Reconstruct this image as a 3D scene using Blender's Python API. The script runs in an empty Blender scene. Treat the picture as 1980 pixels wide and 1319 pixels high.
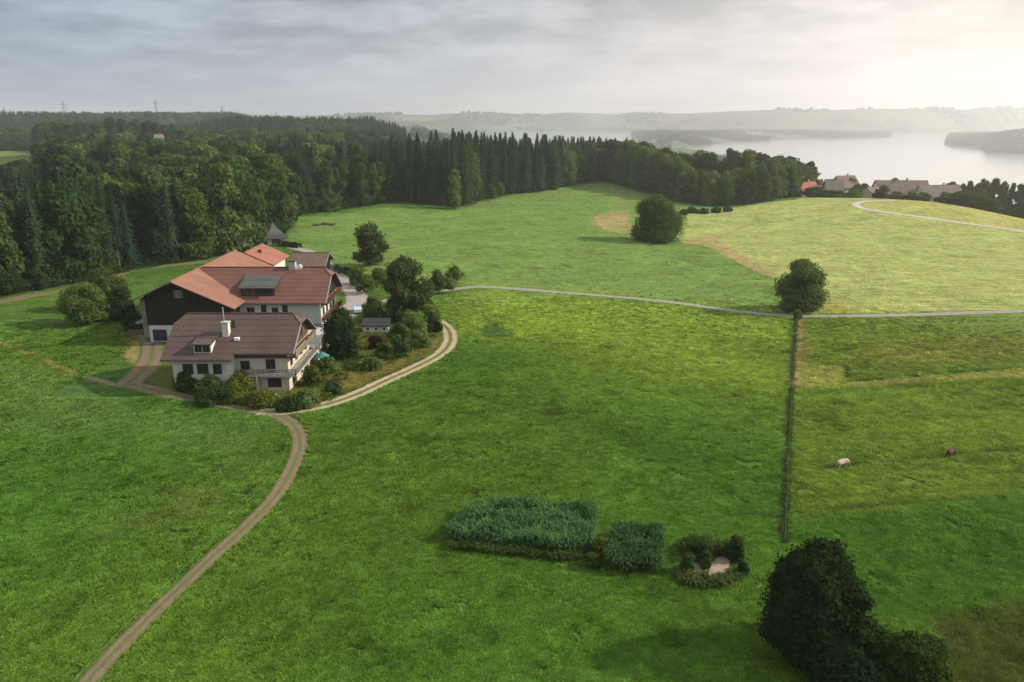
import bpy, bmesh, math, random
import numpy as np
from mathutils import Vector, Matrix
R = math.radians
scene = bpy.context.scene
COL = scene.collection
random.seed(7); rng = np.random.default_rng(7)

# ------------------------------------------------------------------ camera model (photo is 1980 x 1319)
F = 1524.0; CAMZ = 42.0
PITCH = math.atan((659.5-225)/F); CP, SP = math.cos(PITCH), math.sin(PITCH)
def ray(u, v):
    t = (659.5-v)/F
    return ((u-990)/F, CP+t*SP, -SP+t*CP)
def sstep(x, a, b):
    t = np.clip((x-a)/(b-a), 0, 1); return t*t*(3-2*t)

# ------------------------------------------------------------------ terrain height
AZ_R0 = ([-60,-10,0,6.5,9,13,20,27,33,60],[700,700,640,570,515,462,456,452,424,415])
AZ_SH = ([-60,-8,2,10,13,16.5,19,21.5,33,60],[5200,4600,3700,3700,3100,2500,1900,1450,1250,1200])
CRESTUP = 2.7
def H(x, y):
    x = np.asarray(x, float); y = np.asarray(y, float)
    r = np.hypot(x, y)+1e-6; az = np.degrees(np.arctan2(x, y))
    A = sstep(az, -9, -1)*(1-sstep(az, 80, 110))
    r0 = np.interp(az, *AZ_R0); L = (np.interp(az, *AZ_SH)-r0)/1.85
    d = r-r0; w = 14.0
    s = w*np.logaddexp(0, d/w)
    z = -95*A*(1-np.exp(-s/L))
    z = z+17*np.exp(-((r-1350)/260)**2)*sstep(az,-23,-18)*(1-sstep(az,-10.5,-6.5))
    z = z+27*sstep(r,1300,1950)*(1-sstep(az,-19,-15.5))*(1-sstep(-az,70,100))
    kx, ky = -410.0, 800.0
    z = z+13*np.exp(-((x-kx)**2+(y-ky)**2)/(2*55.0**2))
    # gentle swells of the meadow
    f = sstep(r,150,260)*(1-sstep(r,2500,4000))
    z = z+f*(0.8*np.sin(x/41+1.3)*np.sin(y/33+0.4)+0.6*np.sin(x/23-y/61))
    z = z+2.2*np.exp(-((x+62)/30)**2-((y-398)/24)**2)          # hump in front of the wood
    z = z+CRESTUP*np.exp(-((r-430)/60.0)**2)*sstep(az,14,19)*(1-sstep(az,28,35))
    n = sstep(r,30,60)*(1-sstep(r,140,220))
    z = z+n*(0.18*np.sin(x/9.0+0.7)*np.sin(y/11.0)+0.14*np.sin((x+y)/6.1))
    z = z+2.3*np.exp(-((x+52)/8.0)**2-((y-123)/7.0)**2)        # bank under the cottage
    return z
def h1(x, y): return float(H(x, y))
def G(u, v):
    rx, ry, rz = ray(u, v)
    ks = 20*np.exp(np.linspace(0, math.log(400), 4000))
    d = CAMZ+rz*ks-H(rx*ks, ry*ks)
    i = int(np.argmax(d < 0))
    if d[i] >= 0: i = 3999
    if i == 0: i = 1
    a, b = ks[i-1], ks[i]
    for _ in range(25):
        m = (a+b)/2
        if CAMZ+rz*m-h1(rx*m, ry*m) < 0: b = m
        else: a = m
    return Vector((rx*b, ry*b, h1(rx*b, ry*b)))
def YP(u, v, y):
    rx, ry, rz = ray(u, v); k = y/ry
    return Vector((rx*k, y, CAMZ+rz*k))
def depth(p): return p.y*CP-(p.z-CAMZ)*SP

# ------------------------------------------------------------------ object helpers
def tag(o, label=None, cat=None, group=None, kind=None):
    if label: o['label'] = label
    if cat: o['category'] = cat
    if group: o['group'] = group
    if kind: o['kind'] = kind
    return o
def empty(name, loc=(0,0,0), rz=0):
    o = bpy.data.objects.new(name, None); COL.objects.link(o)
    o.location = loc; o.rotation_euler = (0,0,rz); o.empty_display_size = 0.5
    return o
def link(name, me, parent=None, mat=None, loc=None):
    o = bpy.data.objects.new(name, me); COL.objects.link(o)
    if mat is not None and len(me.materials) == 0: me.materials.append(mat)
    if parent: o.parent = parent
    if loc is not None: o.location = loc
    return o
def np_mesh(name, V, Q, mat=None, smooth=False):
    """V (n,3), Q (m,k) with one k"""
    V = np.ascontiguousarray(V, np.float32); Q = np.ascontiguousarray(Q, np.int32)
    me = bpy.data.meshes.new(name); k = Q.shape[1]; m = len(Q)
    me.vertices.add(len(V)); me.vertices.foreach_set('co', V.ravel())
    me.loops.add(m*k); me.loops.foreach_set('vertex_index', Q.ravel())
    me.polygons.add(m); me.polygons.foreach_set('loop_start', np.arange(0, m*k, k, dtype=np.int32))
    me.polygons.foreach_set('loop_total', np.full(m, k, np.int32))
    if smooth: me.polygons.foreach_set('use_smooth', np.ones(m, bool))
    me.update(calc_edges=True)
    if mat: me.materials.append(mat)
    return me
class MB:
    def __init__(s): s.v = []; s.f = []
    def poly(s, pts):
        n = len(s.v); s.v += [tuple(p) for p in pts]; s.f.append(tuple(range(n, n+len(pts)))); return s
    def box(s, x0, x1, y0, y1, z0, z1):
        n = len(s.v)
        s.v += [(x0,y0,z0),(x1,y0,z0),(x1,y1,z0),(x0,y1,z0),(x0,y0,z1),(x1,y0,z1),(x1,y1,z1),(x0,y1,z1)]
        s.f += [tuple(n+i for i in q) for q in ((0,3,2,1),(4,5,6,7),(0,1,5,4),(1,2,6,5),(2,3,7,6),(3,0,4,7))]
        return s
    def slab(s, pts, t):
        """flat polygon given counter-clockwise seen from above/outside, thickened by t against its normal"""
        P = [Vector(p) for p in pts]; n = Vector((0,0,0))
        for i in range(len(P)):
            a, b = P[i], P[(i+1) % len(P)]; n += a.cross(b)
        n.normalize(); b = len(s.v); k = len(P)
        s.v += [tuple(p) for p in P]+[tuple(p-n*t) for p in P]
        s.f.append(tuple(range(b, b+k))); s.f.append(tuple(range(b+2*k-1, b+k-1, -1)))
        for i in range(k):
            j = (i+1) % k; s.f.append((b+i, b+k+i, b+k+j, b+j))
        return s
    def prism(s, prof, a0, a1, axis='x'):
        """profile of (c, z) pairs swept from a0 to a1 along x (c is y) or y (c is x)"""
        k = len(prof); b = len(s.v)
        for a in (a0, a1):
            for c, z in prof: s.v.append((a,c,z) if axis == 'x' else (c,a,z))
        s.f.append(tuple(range(b, b+k))); s.f.append(tuple(range(b+2*k-1, b+k-1, -1)))
        for i in range(k):
            j = (i+1) % k; s.f.append((b+i, b+k+i, b+k+j, b+j))
        return s
    def bar(s, a, b, r, r2=None, n=6):
        a, b = Vector(a), Vector(b); d = (b-a).normalized(); r2 = r if r2 is None else r2
        u = d.orthogonal().normalized(); w = d.cross(u); k = len(s.v)
        for p, q in ((a, r), (b, r2)):
            for i in range(n):
                t = 2*math.pi*i/n; s.v.append(tuple(p+(u*math.cos(t)+w*math.sin(t))*q))
        for i in range(n): s.f.append((k+i, k+(i+1) % n, k+n+(i+1) % n, k+n+i))
        s.f.append(tuple(range(k+n-1, k-1, -1))); s.f.append(tuple(range(k+n, k+2*n)))
        return s
    def build(s, name, mat, parent=None, loc=None, bevel=0):
        me = bpy.data.meshes.new(name); me.from_pydata(s.v, [], s.f)
        bm = bmesh.new(); bm.from_mesh(me); bmesh.ops.recalc_face_normals(bm, faces=bm.faces); bm.to_mesh(me); bm.free()
        me.materials.append(mat)
        o = link(name, me, parent)
        if parent is not None and loc is None:
            o.matrix_parent_inverse = parent_inv(parent)
        if loc is not None: o.location = loc
        return o
def world_m(o):
    b = Matrix.LocRotScale(o.location, o.rotation_euler, o.scale)
    return world_m(o.parent) @ o.matrix_parent_inverse @ b if o.parent else b
def parent_inv(p): return world_m(p).inverted()

# ------------------------------------------------------------------ materials
def new_mat(name):
    m = bpy.data.materials.new(name); m.use_nodes = True
    nt = m.node_tree; nt.nodes.clear()
    return m, nt
def N(nt, t, **kw):
    n = nt.nodes.new(t)
    for k, v in kw.items():
        if k in ('inp',):
            for a, b in v.items(): n.inputs[a].default_value = b
        else: setattr(n, k, v)
    return n
def L(nt, a, b): nt.links.new(a, b)
def math_n(nt, op, a, b=None, clamp=False):
    n = nt.nodes.new('ShaderNodeMath'); n.operation = op; n.use_clamp = clamp
    for i, q in enumerate((a, b)):
        if q is None: continue
        if isinstance(q, (int, float)): n.inputs[i].default_value = q
        else: nt.links.new(q, n.inputs[i])
    return n.outputs[0]
def ramp(nt, src, stops):
    n = nt.nodes.new('ShaderNodeValToRGB'); e = n.color_ramp.elements
    while len(e) > 1: e.remove(e[-1])
    for i, (p, c) in enumerate(stops):
        q = e[0] if i == 0 else e.new(p)
        q.position = p; q.color = (c, c, c, 1) if isinstance(c, (int, float)) else (*c, 1)
    nt.links.new(src, n.inputs[0]); return n.outputs[0]
def noise(nt, coord, scale, detail=4, rough=0.55):
    n = N(nt, 'ShaderNodeTexNoise', inp={'Scale': scale, 'Detail': detail, 'Roughness': rough})
    nt.links.new(coord, n.inputs['Vector']); return n.outputs['Fac']
def mixc(nt, fac, a, b, mode='MIX'):
    n = nt.nodes.new('ShaderNodeMix'); n.data_type = 'RGBA'; n.blend_type = mode
    for q, i in ((fac, 0), (a, 6), (b, 7)):
        if isinstance(q, (int, float)): n.inputs[i].default_value = q
        elif isinstance(q, tuple): n.inputs[i].default_value = (*q, 1)
        else: nt.links.new(q, n.inputs[i])
    return n.outputs[2]
def obj_coord(nt): return nt.nodes.new('ShaderNodeTexCoord').outputs['Object']
def world_coord(nt): return nt.nodes.new('ShaderNodeNewGeometry').outputs['Position']
def finish(nt, col, rough=0.85, bump=None, bstr=0.5, bdist=0.1, spec=0.3, metal=0.0):
    p = N(nt, 'ShaderNodeBsdfPrincipled'); o = N(nt, 'ShaderNodeOutputMaterial')
    if isinstance(col, tuple): p.inputs['Base Color'].default_value = (*col, 1)
    else: L(nt, col, p.inputs['Base Color'])
    p.inputs['Roughness'].default_value = rough; p.inputs['Metallic'].default_value = metal
    p.inputs['Specular IOR Level'].default_value = spec
    if bump is not None:
        b = N(nt, 'ShaderNodeBump', inp={'Strength': bstr, 'Distance': bdist}); L(nt, bump, b.inputs['Height']); L(nt, b.outputs[0], p.inputs['Normal'])
    L(nt, p.outputs[0], o.inputs[0]); return p
def plain(name, c, rough=0.8, var=0.25, scale=2.0, spec=0.3, bstr=0.15, metal=0.0):
    m, nt = new_mat(name); co = world_coord(nt)
    n1 = noise(nt, co, scale, 5); n2 = noise(nt, co, scale*7, 3)
    f = math_n(nt, 'ADD', math_n(nt,'MULTIPLY',n1,0.7), math_n(nt,'MULTIPLY',n2,0.3))
    lo = tuple(q*(1-var) for q in c); hi = tuple(min(1,q*(1+var)) for q in c)
    col = ramp(nt, f, [(0.3, lo), (0.7, hi)])
    finish(nt, col, rough, n2, bstr, 0.03, spec, metal); return m
def foliage(name, c, var=0.5, hue=0.25, trans=0.35):
    m, nt = new_mat(name)
    oi = N(nt, 'ShaderNodeObjectInfo'); co = obj_coord(nt)
    n1 = noise(nt, co, 0.45, 3); n2 = noise(nt, co, 3.1, 2)
    f = math_n(nt,'ADD', math_n(nt,'MULTIPLY',n1,0.55), math_n(nt,'MULTIPLY',n2,0.45))
    lo = tuple(q*(1-var) for q in c); hi = tuple(q*(1+var) for q in c)
    base = ramp(nt, f, [(0.32, lo), (0.68, hi)])
    warm = (c[0]*1.38, c[1]*1.14, c[2]*0.8); cool = (c[0]*0.62, c[1]*0.85, c[2]*1.35)
    tint = ramp(nt, oi.outputs['Random'], [(0.0, cool), (0.5, c), (1.0, warm)])
    col = mixc(nt, hue*2 if hue*2 < 1 else 1.0, base, tint)
    col = mixc(nt, 0.5, base, tint) if hue > 0 else base
    r2 = math_n(nt,'FRACT', math_n(nt,'MULTIPLY',oi.outputs['Random'],7.31))
    v = math_n(nt,'ADD', math_n(nt,'MULTIPLY',r2,0.7), 0.65)
    hs = N(nt,'ShaderNodeHueSaturation'); L(nt,col,hs.inputs['Color']); L(nt,v,hs.inputs['Value'])
    d = N(nt,'ShaderNodeBsdfDiffuse'); t = N(nt,'ShaderNodeBsdfTranslucent'); mx = N(nt,'ShaderNodeMixShader'); o = N(nt,'ShaderNodeOutputMaterial')
    L(nt,hs.outputs[0],d.inputs[0])
    tc = mixc(nt, 1.0, hs.outputs[0], (1.25,1.2,0.6), 'MULTIPLY'); L(nt,tc,t.inputs[0])
    mx.inputs[0].default_value = trans; L(nt,d.outputs[0],mx.inputs[1]); L(nt,t.outputs[0],mx.inputs[2]); L(nt,mx.outputs[0],o.inputs[0])
    return m
def tile_mat(name, c, axis, row=0.38, streak=1.3):
    """roof tiles: rows across the slope, single tiles along the ridge"""
    m, nt = new_mat(name); co = world_coord(nt)
    sep = N(nt,'ShaderNodeSeparateXYZ'); L(nt,co,sep.inputs[0])
    z = sep.outputs['Z']; a = sep.outputs['X' if axis == 'x' else 'Y']
    rows = math_n(nt,'FRACT', math_n(nt,'MULTIPLY', z, 1/(row*0.5)))
    colm = math_n(nt,'FRACT', math_n(nt,'MULTIPLY', a, 1/0.33))
    guard = math_n(nt,'FRACT', math_n(nt,'MULTIPLY', z, 1/(streak*0.5)))
    n1 = noise(nt, co, 0.35, 5); n2 = noise(nt, co, 3.2, 3); n3 = noise(nt, co, 9, 2)
    f = math_n(nt,'ADD', math_n(nt,'MULTIPLY',n1,0.5), math_n(nt,'MULTIPLY',n3,0.5))
    lo = tuple(q*0.72 for q in c); hi = tuple(q*1.25 for q in c)
    col = ramp(nt, f, [(0.33, lo), (0.67, hi)])
    line = ramp(nt, guard, [(0.0,0.55),(0.14,0.62),(0.2,1.0),(1.0,1.0)])
    col = mixc(nt, 0.95, col, line, 'MULTIPLY')
    lich = ramp(nt, n2, [(0.55,0.0),(0.72,1.0)])
    col = mixc(nt, math_n(nt,'MULTIPLY',lich,0.18), col, (0.20,0.17,0.13))
    h = math_n(nt,'ADD', rows, math_n(nt,'MULTIPLY', math_n(nt,'SINE', math_n(nt,'MULTIPLY',colm,3.14)), 0.6))
    finish(nt, col, 0.75, h, 0.55, 0.04, 0.25); return m
def plank_mat(name, c, axis, w=0.2):
    m, nt = new_mat(name); co = world_coord(nt)
    sep = N(nt,'ShaderNodeSeparateXYZ'); L(nt,co,sep.inputs[0])
    q = math_n(nt,'MULTIPLY', sep.outputs[axis], 1/w)
    fr = math_n(nt,'FRACT', q); fl = math_n(nt,'FLOOR', q)
    wn = N(nt,'ShaderNodeTexWhiteNoise'); wn.noise_dimensions = '1D'; L(nt, fl, wn.inputs['W'])
    gap = ramp(nt, fr, [(0.0,0.35),(0.08,1.0),(0.92,1.0),(1.0,0.35)])
    v = math_n(nt,'ADD', math_n(nt,'MULTIPLY',wn.outputs['Value'],0.5),0.72)
    n1 = noise(nt, co, 1.4, 4)
    col = ramp(nt, n1, [(0.3,tuple(k*0.75 for k in c)),(0.7,tuple(k*1.25 for k in c))])
    col = mixc(nt, 1.0, col, gap, 'MULTIPLY')
    hs = N(nt,'ShaderNodeHueSaturation'); L(nt,col,hs.inputs['Color']); L(nt,v,hs.inputs['Value'])
    finish(nt, hs.outputs[0], 0.8, gap, 0.4, 0.02, 0.2); return m
def track_mat(name, c, grass, mid):
    m, nt = new_mat(name); co = world_coord(nt)
    at = N(nt,'ShaderNodeAttribute', attribute_name='across'); u = math_n(nt,'ABSOLUTE', at.outputs['Fac'])
    n1 = noise(nt, co, 0.8, 5); n2 = noise(nt, co, 6.0, 4); n3 = noise(nt, co, 2.3, 4)
    f = math_n(nt,'ADD', math_n(nt,'MULTIPLY',n1,0.5), math_n(nt,'MULTIPLY',n2,0.5))
    col = ramp(nt, f, [(0.3,tuple(k*0.68 for k in c)),(0.7,tuple(k*1.25 for k in c))])
    gcol = ramp(nt, n2, [(0.3,tuple(k*0.7 for k in grass)),(0.7,tuple(k*1.35 for k in grass))])
    wob = math_n(nt,'MULTIPLY', math_n(nt,'SUBTRACT', n3, 0.5), 0.9)
    edge = ramp(nt, math_n(nt,'ADD',u,wob), [(0.80,0.0),(0.95,1.0)])
    col = mixc(nt, edge, col, gcol)
    if mid > 0:
        ce = ramp(nt, math_n(nt,'ADD',u,math_n(nt,'MULTIPLY',wob,0.6)), [(0.16,1.0),(0.34,0.0)])
        col = mixc(nt, math_n(nt,'MULTIPLY',ce,mid), col, gcol)
    finish(nt, col, 0.95, n2, 0.5, 0.08, 0.1); return m

GRASS = (0.060,0.120,0.019)  # near sward; foreground shade is part of this darker tone
M = {}
M['leaf_dark'] = foliage('leaf_dark', (0.024,0.045,0.016))
M['leaf_mid'] = foliage('leaf_mid', (0.037,0.070,0.019))
M['leaf_light'] = foliage('leaf_light', (0.067,0.106,0.025))
M['leaf_yellow'] = foliage('leaf_yellow', (0.115,0.15,0.03))
M['leaf_field'] = foliage('leaf_field', (0.088,0.128,0.036), hue=0)
M['leaf_olive'] = foliage('leaf_olive', (0.095,0.125,0.036), hue=0)
M['leaf_bright'] = foliage('leaf_bright', (0.10,0.155,0.038), hue=0)
M['leaf_blue'] = foliage('leaf_blue', (0.036,0.066,0.027), hue=0)
M['leaf_red'] = foliage('leaf_red', (0.05,0.016,0.02), hue=0)
M['needle'] = foliage('needle', (0.027,0.049,0.023), trans=0.15)
M['reed'] = foliage('reed', (0.068,0.138,0.047), hue=0, trans=0.3)
M['weed'] = foliage('weed', (0.046,0.075,0.02), hue=0, trans=0.3)
M['bark'] = plain('bark', (0.10,0.075,0.055), 0.95, 0.4, 3)
M['bark_spruce'] = plain('bark_spruce', (0.13,0.085,0.065), 0.95, 0.35, 3)
M['tile_brown'] = tile_mat('tile_brown', (0.088,0.057,0.048), 'x')
M['tile_red'] = tile_mat('tile_red', (0.155,0.070,0.053), 'x')
M['tile_salmon'] = tile_mat('tile_salmon', (0.225,0.102,0.069), 'y', streak=40)
M['tile_old'] = tile_mat('tile_old', (0.13,0.085,0.065), 'x', streak=30)
M['tile_grey'] = tile_mat('tile_grey', (0.085,0.08,0.083), 'x', streak=30)
M['plaster'] = plain('plaster', (0.47,0.415,0.32), 0.9, 0.08, 0.7)
M['plaster_white'] = plain('plaster_white', (0.55,0.53,0.48), 0.9, 0.07, 0.7)
M['plaster_grey'] = plain('plaster_grey', (0.44,0.46,0.41), 0.9, 0.06, 0.6)
M['stone'] = plain('stone', (0.30,0.28,0.25), 0.95, 0.35, 1.6, bstr=0.5)
M['wood_dark'] = plank_mat('wood_dark', (0.020,0.014,0.011), 'X')
M['wood_brown'] = plank_mat('wood_brown', (0.10,0.055,0.032), 'Y', 0.16)
M['wood_grey'] = plank_mat('wood_grey', (0.22,0.20,0.175), 'X', 0.16)
M['wood_grey_side'] = plank_mat('wood_grey_side', (0.30,0.26,0.20), 'Y', 0.16)
M['trim'] = plain('trim', (0.06,0.045,0.038), 0.7, 0.2)
M['frame'] = plain('frame', (0.10,0.06,0.04), 0.6, 0.2)
M['white_paint'] = plain('white_paint', (0.78,0.77,0.74), 0.6, 0.05)
M['glass'] = plain('glass', (0.018,0.02,0.024), 0.12, 0.2, 1.0, spec=0.6, bstr=0.0)
M['metal_grey'] = plain('metal_grey', (0.36,0.36,0.36), 0.45, 0.1, metal=0.6)
M['sheet_dark'] = tile_mat('sheet_dark', (0.075,0.078,0.074), 'x', row=1.2, streak=1.6)
M['felt_black'] = plain('felt_black', (0.028,0.026,0.03), 0.9, 0.3)
M['concrete'] = plain('concrete', (0.40,0.375,0.33), 0.95, 0.2, 1.2)
M['teal'] = plain('teal', (0.05,0.17,0.17), 0.8, 0.2)
M['flower'] = plain('flower', (0.20,0.055,0.045), 0.9, 0.5, 9)
M['shade_blue'] = plain('shade_blue', (0.022,0.025,0.05), 0.7, 0.3)
M['car_paint'] = plain('car_paint', (0.55,0.62,0.72), 0.3, 0.03, spec=0.5, bstr=0.0)
M['rubber'] = plain('rubber', (0.02,0.02,0.02), 0.9, 0.1)
M['pylon'] = plain('pylon', (0.22,0.23,0.24), 0.6, 0.1)
M['gravel'] = track_mat('gravel', (0.180,0.125,0.084), (0.075,0.115,0.026), 0.8)
M['gravel_two'] = track_mat('gravel_two', (0.36,0.285,0.19), (0.10,0.115,0.03), 1.0)
M['lane'] = track_mat('lane', (0.29,0.262,0.232), (0.10,0.13,0.035), 0.35)
M['lane_pale'] = track_mat('lane_pale', (0.43,0.39,0.34), (0.2,0.21,0.06), 0.0)
M['yard'] = track_mat('yard', (0.31,0.275,0.25), (0.08,0.10,0.03), 0.0)
M['dirt'] = track_mat('dirt', (0.19,0.155,0.08), (0.07,0.11,0.02), 0.0)
M['sand'] = plain('sand', (0.30,0.225,0.165), 0.95, 0.3, 0.9)
M['cow_brown'] = plain('cow_brown', (0.075,0.032,0.02), 0.85, 0.3, 1.5)
M['cow_pale'] = plain('cow_pale', (0.42,0.31,0.25), 0.85, 0.2, 1.2)
M['fence_wire'] = plain('fence_wire', (0.10,0.20,0.05), 0.6, 0.1)

# ------------------------------------------------------------------ ground sheet
def pip(px, py, poly):
    ins = np.zeros(px.shape, bool); n = len(poly); j = n-1
    for i in range(n):
        xi, yi = poly[i]; xj, yj = poly[j]
        c = ((yi > py) != (yj > py)) & (px < (xj-xi)*(py-yi)/((yj-yi) or 1e-9)+xi)
        ins ^= c; j = i
    return ins
def pdist(px, py, poly, closed=True):
    d = np.full(px.shape, 1e18); n = len(poly)
    for i in range(n if closed else n-1):
        x0, y0 = poly[i]; x1, y1 = poly[(i+1) % n]
        dx, dy = x1-x0, y1-y0; l = dx*dx+dy*dy+1e-9
        t = np.clip(((px-x0)*dx+(py-y0)*dy)/l, 0, 1)
        d = np.minimum(d, (px-x0-t*dx)**2+(py-y0-t*dy)**2)
    return np.sqrt(d)
def gp(pts): return [(q.x, q.y) for q in (G(u, v) for u, v in pts)]
def vnoise(x, y, s, seed):
    """smooth value noise for ragged edges"""
    rg = np.random.default_rng(seed); T = rg.random((64,64))
    u, v = x/s, y/s; i, j = np.floor(u).astype(int), np.floor(v).astype(int); fu, fv = u-i, v-j
    fu, fv = fu*fu*(3-2*fu), fv*fv*(3-2*fv)
    g = lambda a, b: T[a % 64, b % 64]
    return (g(i,j)*(1-fu)+g(i+1,j)*fu)*(1-fv)+(g(i,j+1)*(1-fu)+g(i+1,j+1)*fu)*fv

# forest edge in the photo: (px, base v, top v of the front trees, kind share of spruce)
EDGE_A = [(-260,640,395,.2),(-120,602,385,.2),(0,572,372,.25),(60,560,345,.6),(130,549,345,.6),(200,534,352,.45),(260,521,362,.4),(330,509,338,.5),
          (400,499,330,.3),(450,486,300,.05),(500,468,287,.0),(540,432,300,.05),(566,417,345,.5),(620,410,315,.4),(680,402,298,.55),(720,396,292,.35),
          (765,389,268,.9),(830,396,262,.95),(880,401,259,.9),(930,385,262,1),(990,375,263,1),(1040,372,266,.95),(1100,358,270,.8),(1165,347,268,.9)]
EDGE_B = [(1172,350,268,.3),(1215,360,272,.12),(1250,370,284,0),(1290,382,298,0),(1340,394,318,0),(1400,399,332,0),(1440,395,312,0),(1490,388,302,0),(1538,381,310,0)]
def edge_world(E): return [G(e[0], e[1]) for e in E]
EA, EB = edge_world(EDGE_A), edge_world(EDGE_B)

GR = {}
def build_ground():
    az = np.radians(np.concatenate([np.arange(-180,-42,2.0), np.arange(-42,42,0.1), np.arange(42,180,2.0)]))
    rr = np.concatenate([np.geomspace(4,40,60)[:-1], np.geomspace(40,700,560)[:-1], np.geomspace(700,5600,240)])
    na, nr = len(az), len(rr)
    A, RR = np.meshgrid(az, rr); X, Y = (RR*np.sin(A)).ravel(), (RR*np.cos(A)).ravel(); Z = H(X, Y)
    # colour of what grows where, with broad light and shade put in
    C = np.zeros((len(X),3)); C[:] = GRASS
    def put(poly, c, soft=2.0, amt=1.0, rag=1.2, seed=1, rs=4.0, patchy=0.0):
        P = np.array(poly); b = soft+rag+1
        sel = np.where((X > P[:,0].min()-b) & (X < P[:,0].max()+b) & (Y > P[:,1].min()-b) & (Y < P[:,1].max()+b))[0]
        if len(sel) == 0: return
        x, y = X[sel], Y[sel]
        d = pdist(x, y, poly); d = np.where(pip(x, y, poly), d, -d)+(vnoise(x, y, rs, seed)-0.5)*2*rag
        w = (sstep(d, -soft/2, soft/2)*amt*(1-patchy*sstep(vnoise(x,y,1.5,seed+7)*.6+vnoise(x,y,.6,seed+8)*.4,.48,.68)))[:,None]
        C[sel] = C[sel]*(1-w)+np.array(c)*w
    def line(pts, c, width, soft=0.6, amt=1.0, rag=0.3, seed=3):
        poly = gp(pts); P = np.array(poly); b = width+soft+rag+1
        sel = np.where((X > P[:,0].min()-b) & (X < P[:,0].max()+b) & (Y > P[:,1].min()-b) & (Y < P[:,1].max()+b))[0]
        x, y = X[sel], Y[sel]; d = width/2-pdist(x, y, poly, False)+(vnoise(x, y, 2.0, seed)-0.5)*2*rag
        w = (sstep(d, -soft/2, soft/2)*amt)[:,None]; C[sel] = C[sel]*(1-w)+np.array(c)*w
    # foreground shade and field sunlight put into the grass colour, besides mown tones
    big = vnoise(X, Y, 38, 5)*0.6+vnoise(X, Y, 15, 6)*0.4
    C *= (0.82+0.36*big)[:,None]
    C[:,0] *= 0.85+0.4*vnoise(X, Y, 27, 8)
    put(gp([(560,424),(700,408),(770,396),(880,406),(960,384),(1165,352),(1300,392),(1420,404),(1490,530),(1545,606),(1400,598),(1200,575),(930,556),(700,545),(560,470)]), (0.128,0.200,0.044), 8, 1, 3, 11)
    put(gp([(930,558),(1200,577),(1400,600),(1536,614),(1532,760),(1300,720),(1080,690),(900,640),(880,590)]), (0.160,0.220,0.036), 26, 0.95, 5, 12, 9)
    put(gp([(1050,640),(1530,640),(1526,840),(1250,800),(1050,720)]), (0.115,0.175,0.028), 24, 0.6, 5, 13, 9)
    put(gp([(1322,462),(1330,408),(1540,386),(1650,381),(1800,380),(1980,392),(2250,420),(2350,590),(1980,600),(1560,607),(1490,530),(1390,468)]), (0.285,0.312,0.095), 3, 1, 1, 14)
    put(gp([(1700,386),(1980,396),(2250,425),(2250,470),(1980,450),(1760,417),(1660,402)]), (0.31,0.30,0.085), 3, 0.9, 1, 15)
    put(gp([(1548,612),(1980,604),(2300,600),(2500,1000),(1980,985),(1530,1010)]), (0.105,0.155,0.025), 3, 1, 1, 16)
    put(gp([(1640,660),(2300,640),(2300,705),(1640,712)]), (0.135,0.145,0.034), 7, 0.8, 3, 17)
    put(gp([(1640,715),(1980,690),(2300,680),(2300,705),(1980,712),(1640,738)]), (0.10,0.14,0.03), 3, 0.6, 1, 18)
    put(gp([(1545,700),(1630,706),(1633,738),(1980,716),(2300,695),(2300,712),(1980,731),(1700,745),(1546,750)]), (0.19,0.19,0.055), 1.2, 1, 0.5, 19, 2, .4)
    put(gp([(1530,1000),(1980,960),(2400,930),(2400,1170),(1980,1150),(1700,1195),(1520,1130)]), (0.054,0.115,0.017), 3, 0.85, 1.2, 20)
    put(gp([(1800,1205),(1980,1160),(2300,1100),(2400,1500),(1850,1420)]), (0.062,0.080,0.019), 1.5, 1, 0.7, 21)
    put(gp([(918,637),(958,628),(1003,637),(985,651),(940,650)]), (0.040,0.085,0.028), 2.5, 0.7, 1.5, 40)
    spots = vnoise(X,Y,1.7,71)*.7+vnoise(X,Y,4.5,72)*.3
    C *= (1-0.28*sstep(spots,.66,.78)*(RR.ravel() < 520))[:,None]; C *= (1+0.22*sstep(1-spots,.70,.82)*(RR.ravel() < 520))[:,None]
    rs = np.random.default_rng(5)
    for k in range(16):                                          # mowing and tractor lines
        v0 = 430+k*11+rs.random()*5
        line([(1420+rs.random()*120,v0),(1600,v0+4),(1800,v0+8),(2150,v0+16)], (0.21,0.24,0.05) if k % 2 else (0.33,0.36,0.10), 1.6, 1.2, .35, .5, 50+k)
    for k in range(10):
        v0 = 640+k*34
        line([(1545,v0+20),(1700,v0+8),(1900,v0-4),(2200,v0-18)], (0.06,0.10,0.016) if k % 2 else (0.13,0.17,0.03), .9, .9, .35, .5, 80+k)
    for d_ in (0,14):
        line([(1596+d_,566),(1640+d_,584),(1700+d_,603)], (0.12,0.16,0.03), .5, .4, .8, .1, 95)
        line([(905+d_,570),(960+d_,640),(1010+d_,760),(1000+d_,900)], (0.045,0.085,0.015), .5, .6, .35, .2, 96)
        line([(900+d_,480),(1050,455+d_/3),(1180,462+d_/3),(1330,500+d_/3)], (0.09,0.15,0.03), .6, .6, .5, .2, 97)
        line([(620,440+d_/3),(760,470+d_/3),(900,480+d_/3),(1100,520+d_/3)], (0.16,0.23,0.05), .6, .6, .4, .2, 98)
    # bare and straw coloured strips
    put(gp([(1146,430),(1152,416),(1178,408),(1215,409),(1222,450),(1200,452),(1160,441)]), (0.31,0.225,0.10), 2, 0.95, 1.4, 22, 3, .65)
    put(gp([(1180,385),(1225,372),(1240,378),(1200,390)]), (0.22,0.20,0.07), 4, 0.6, 1.5, 23)
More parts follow.
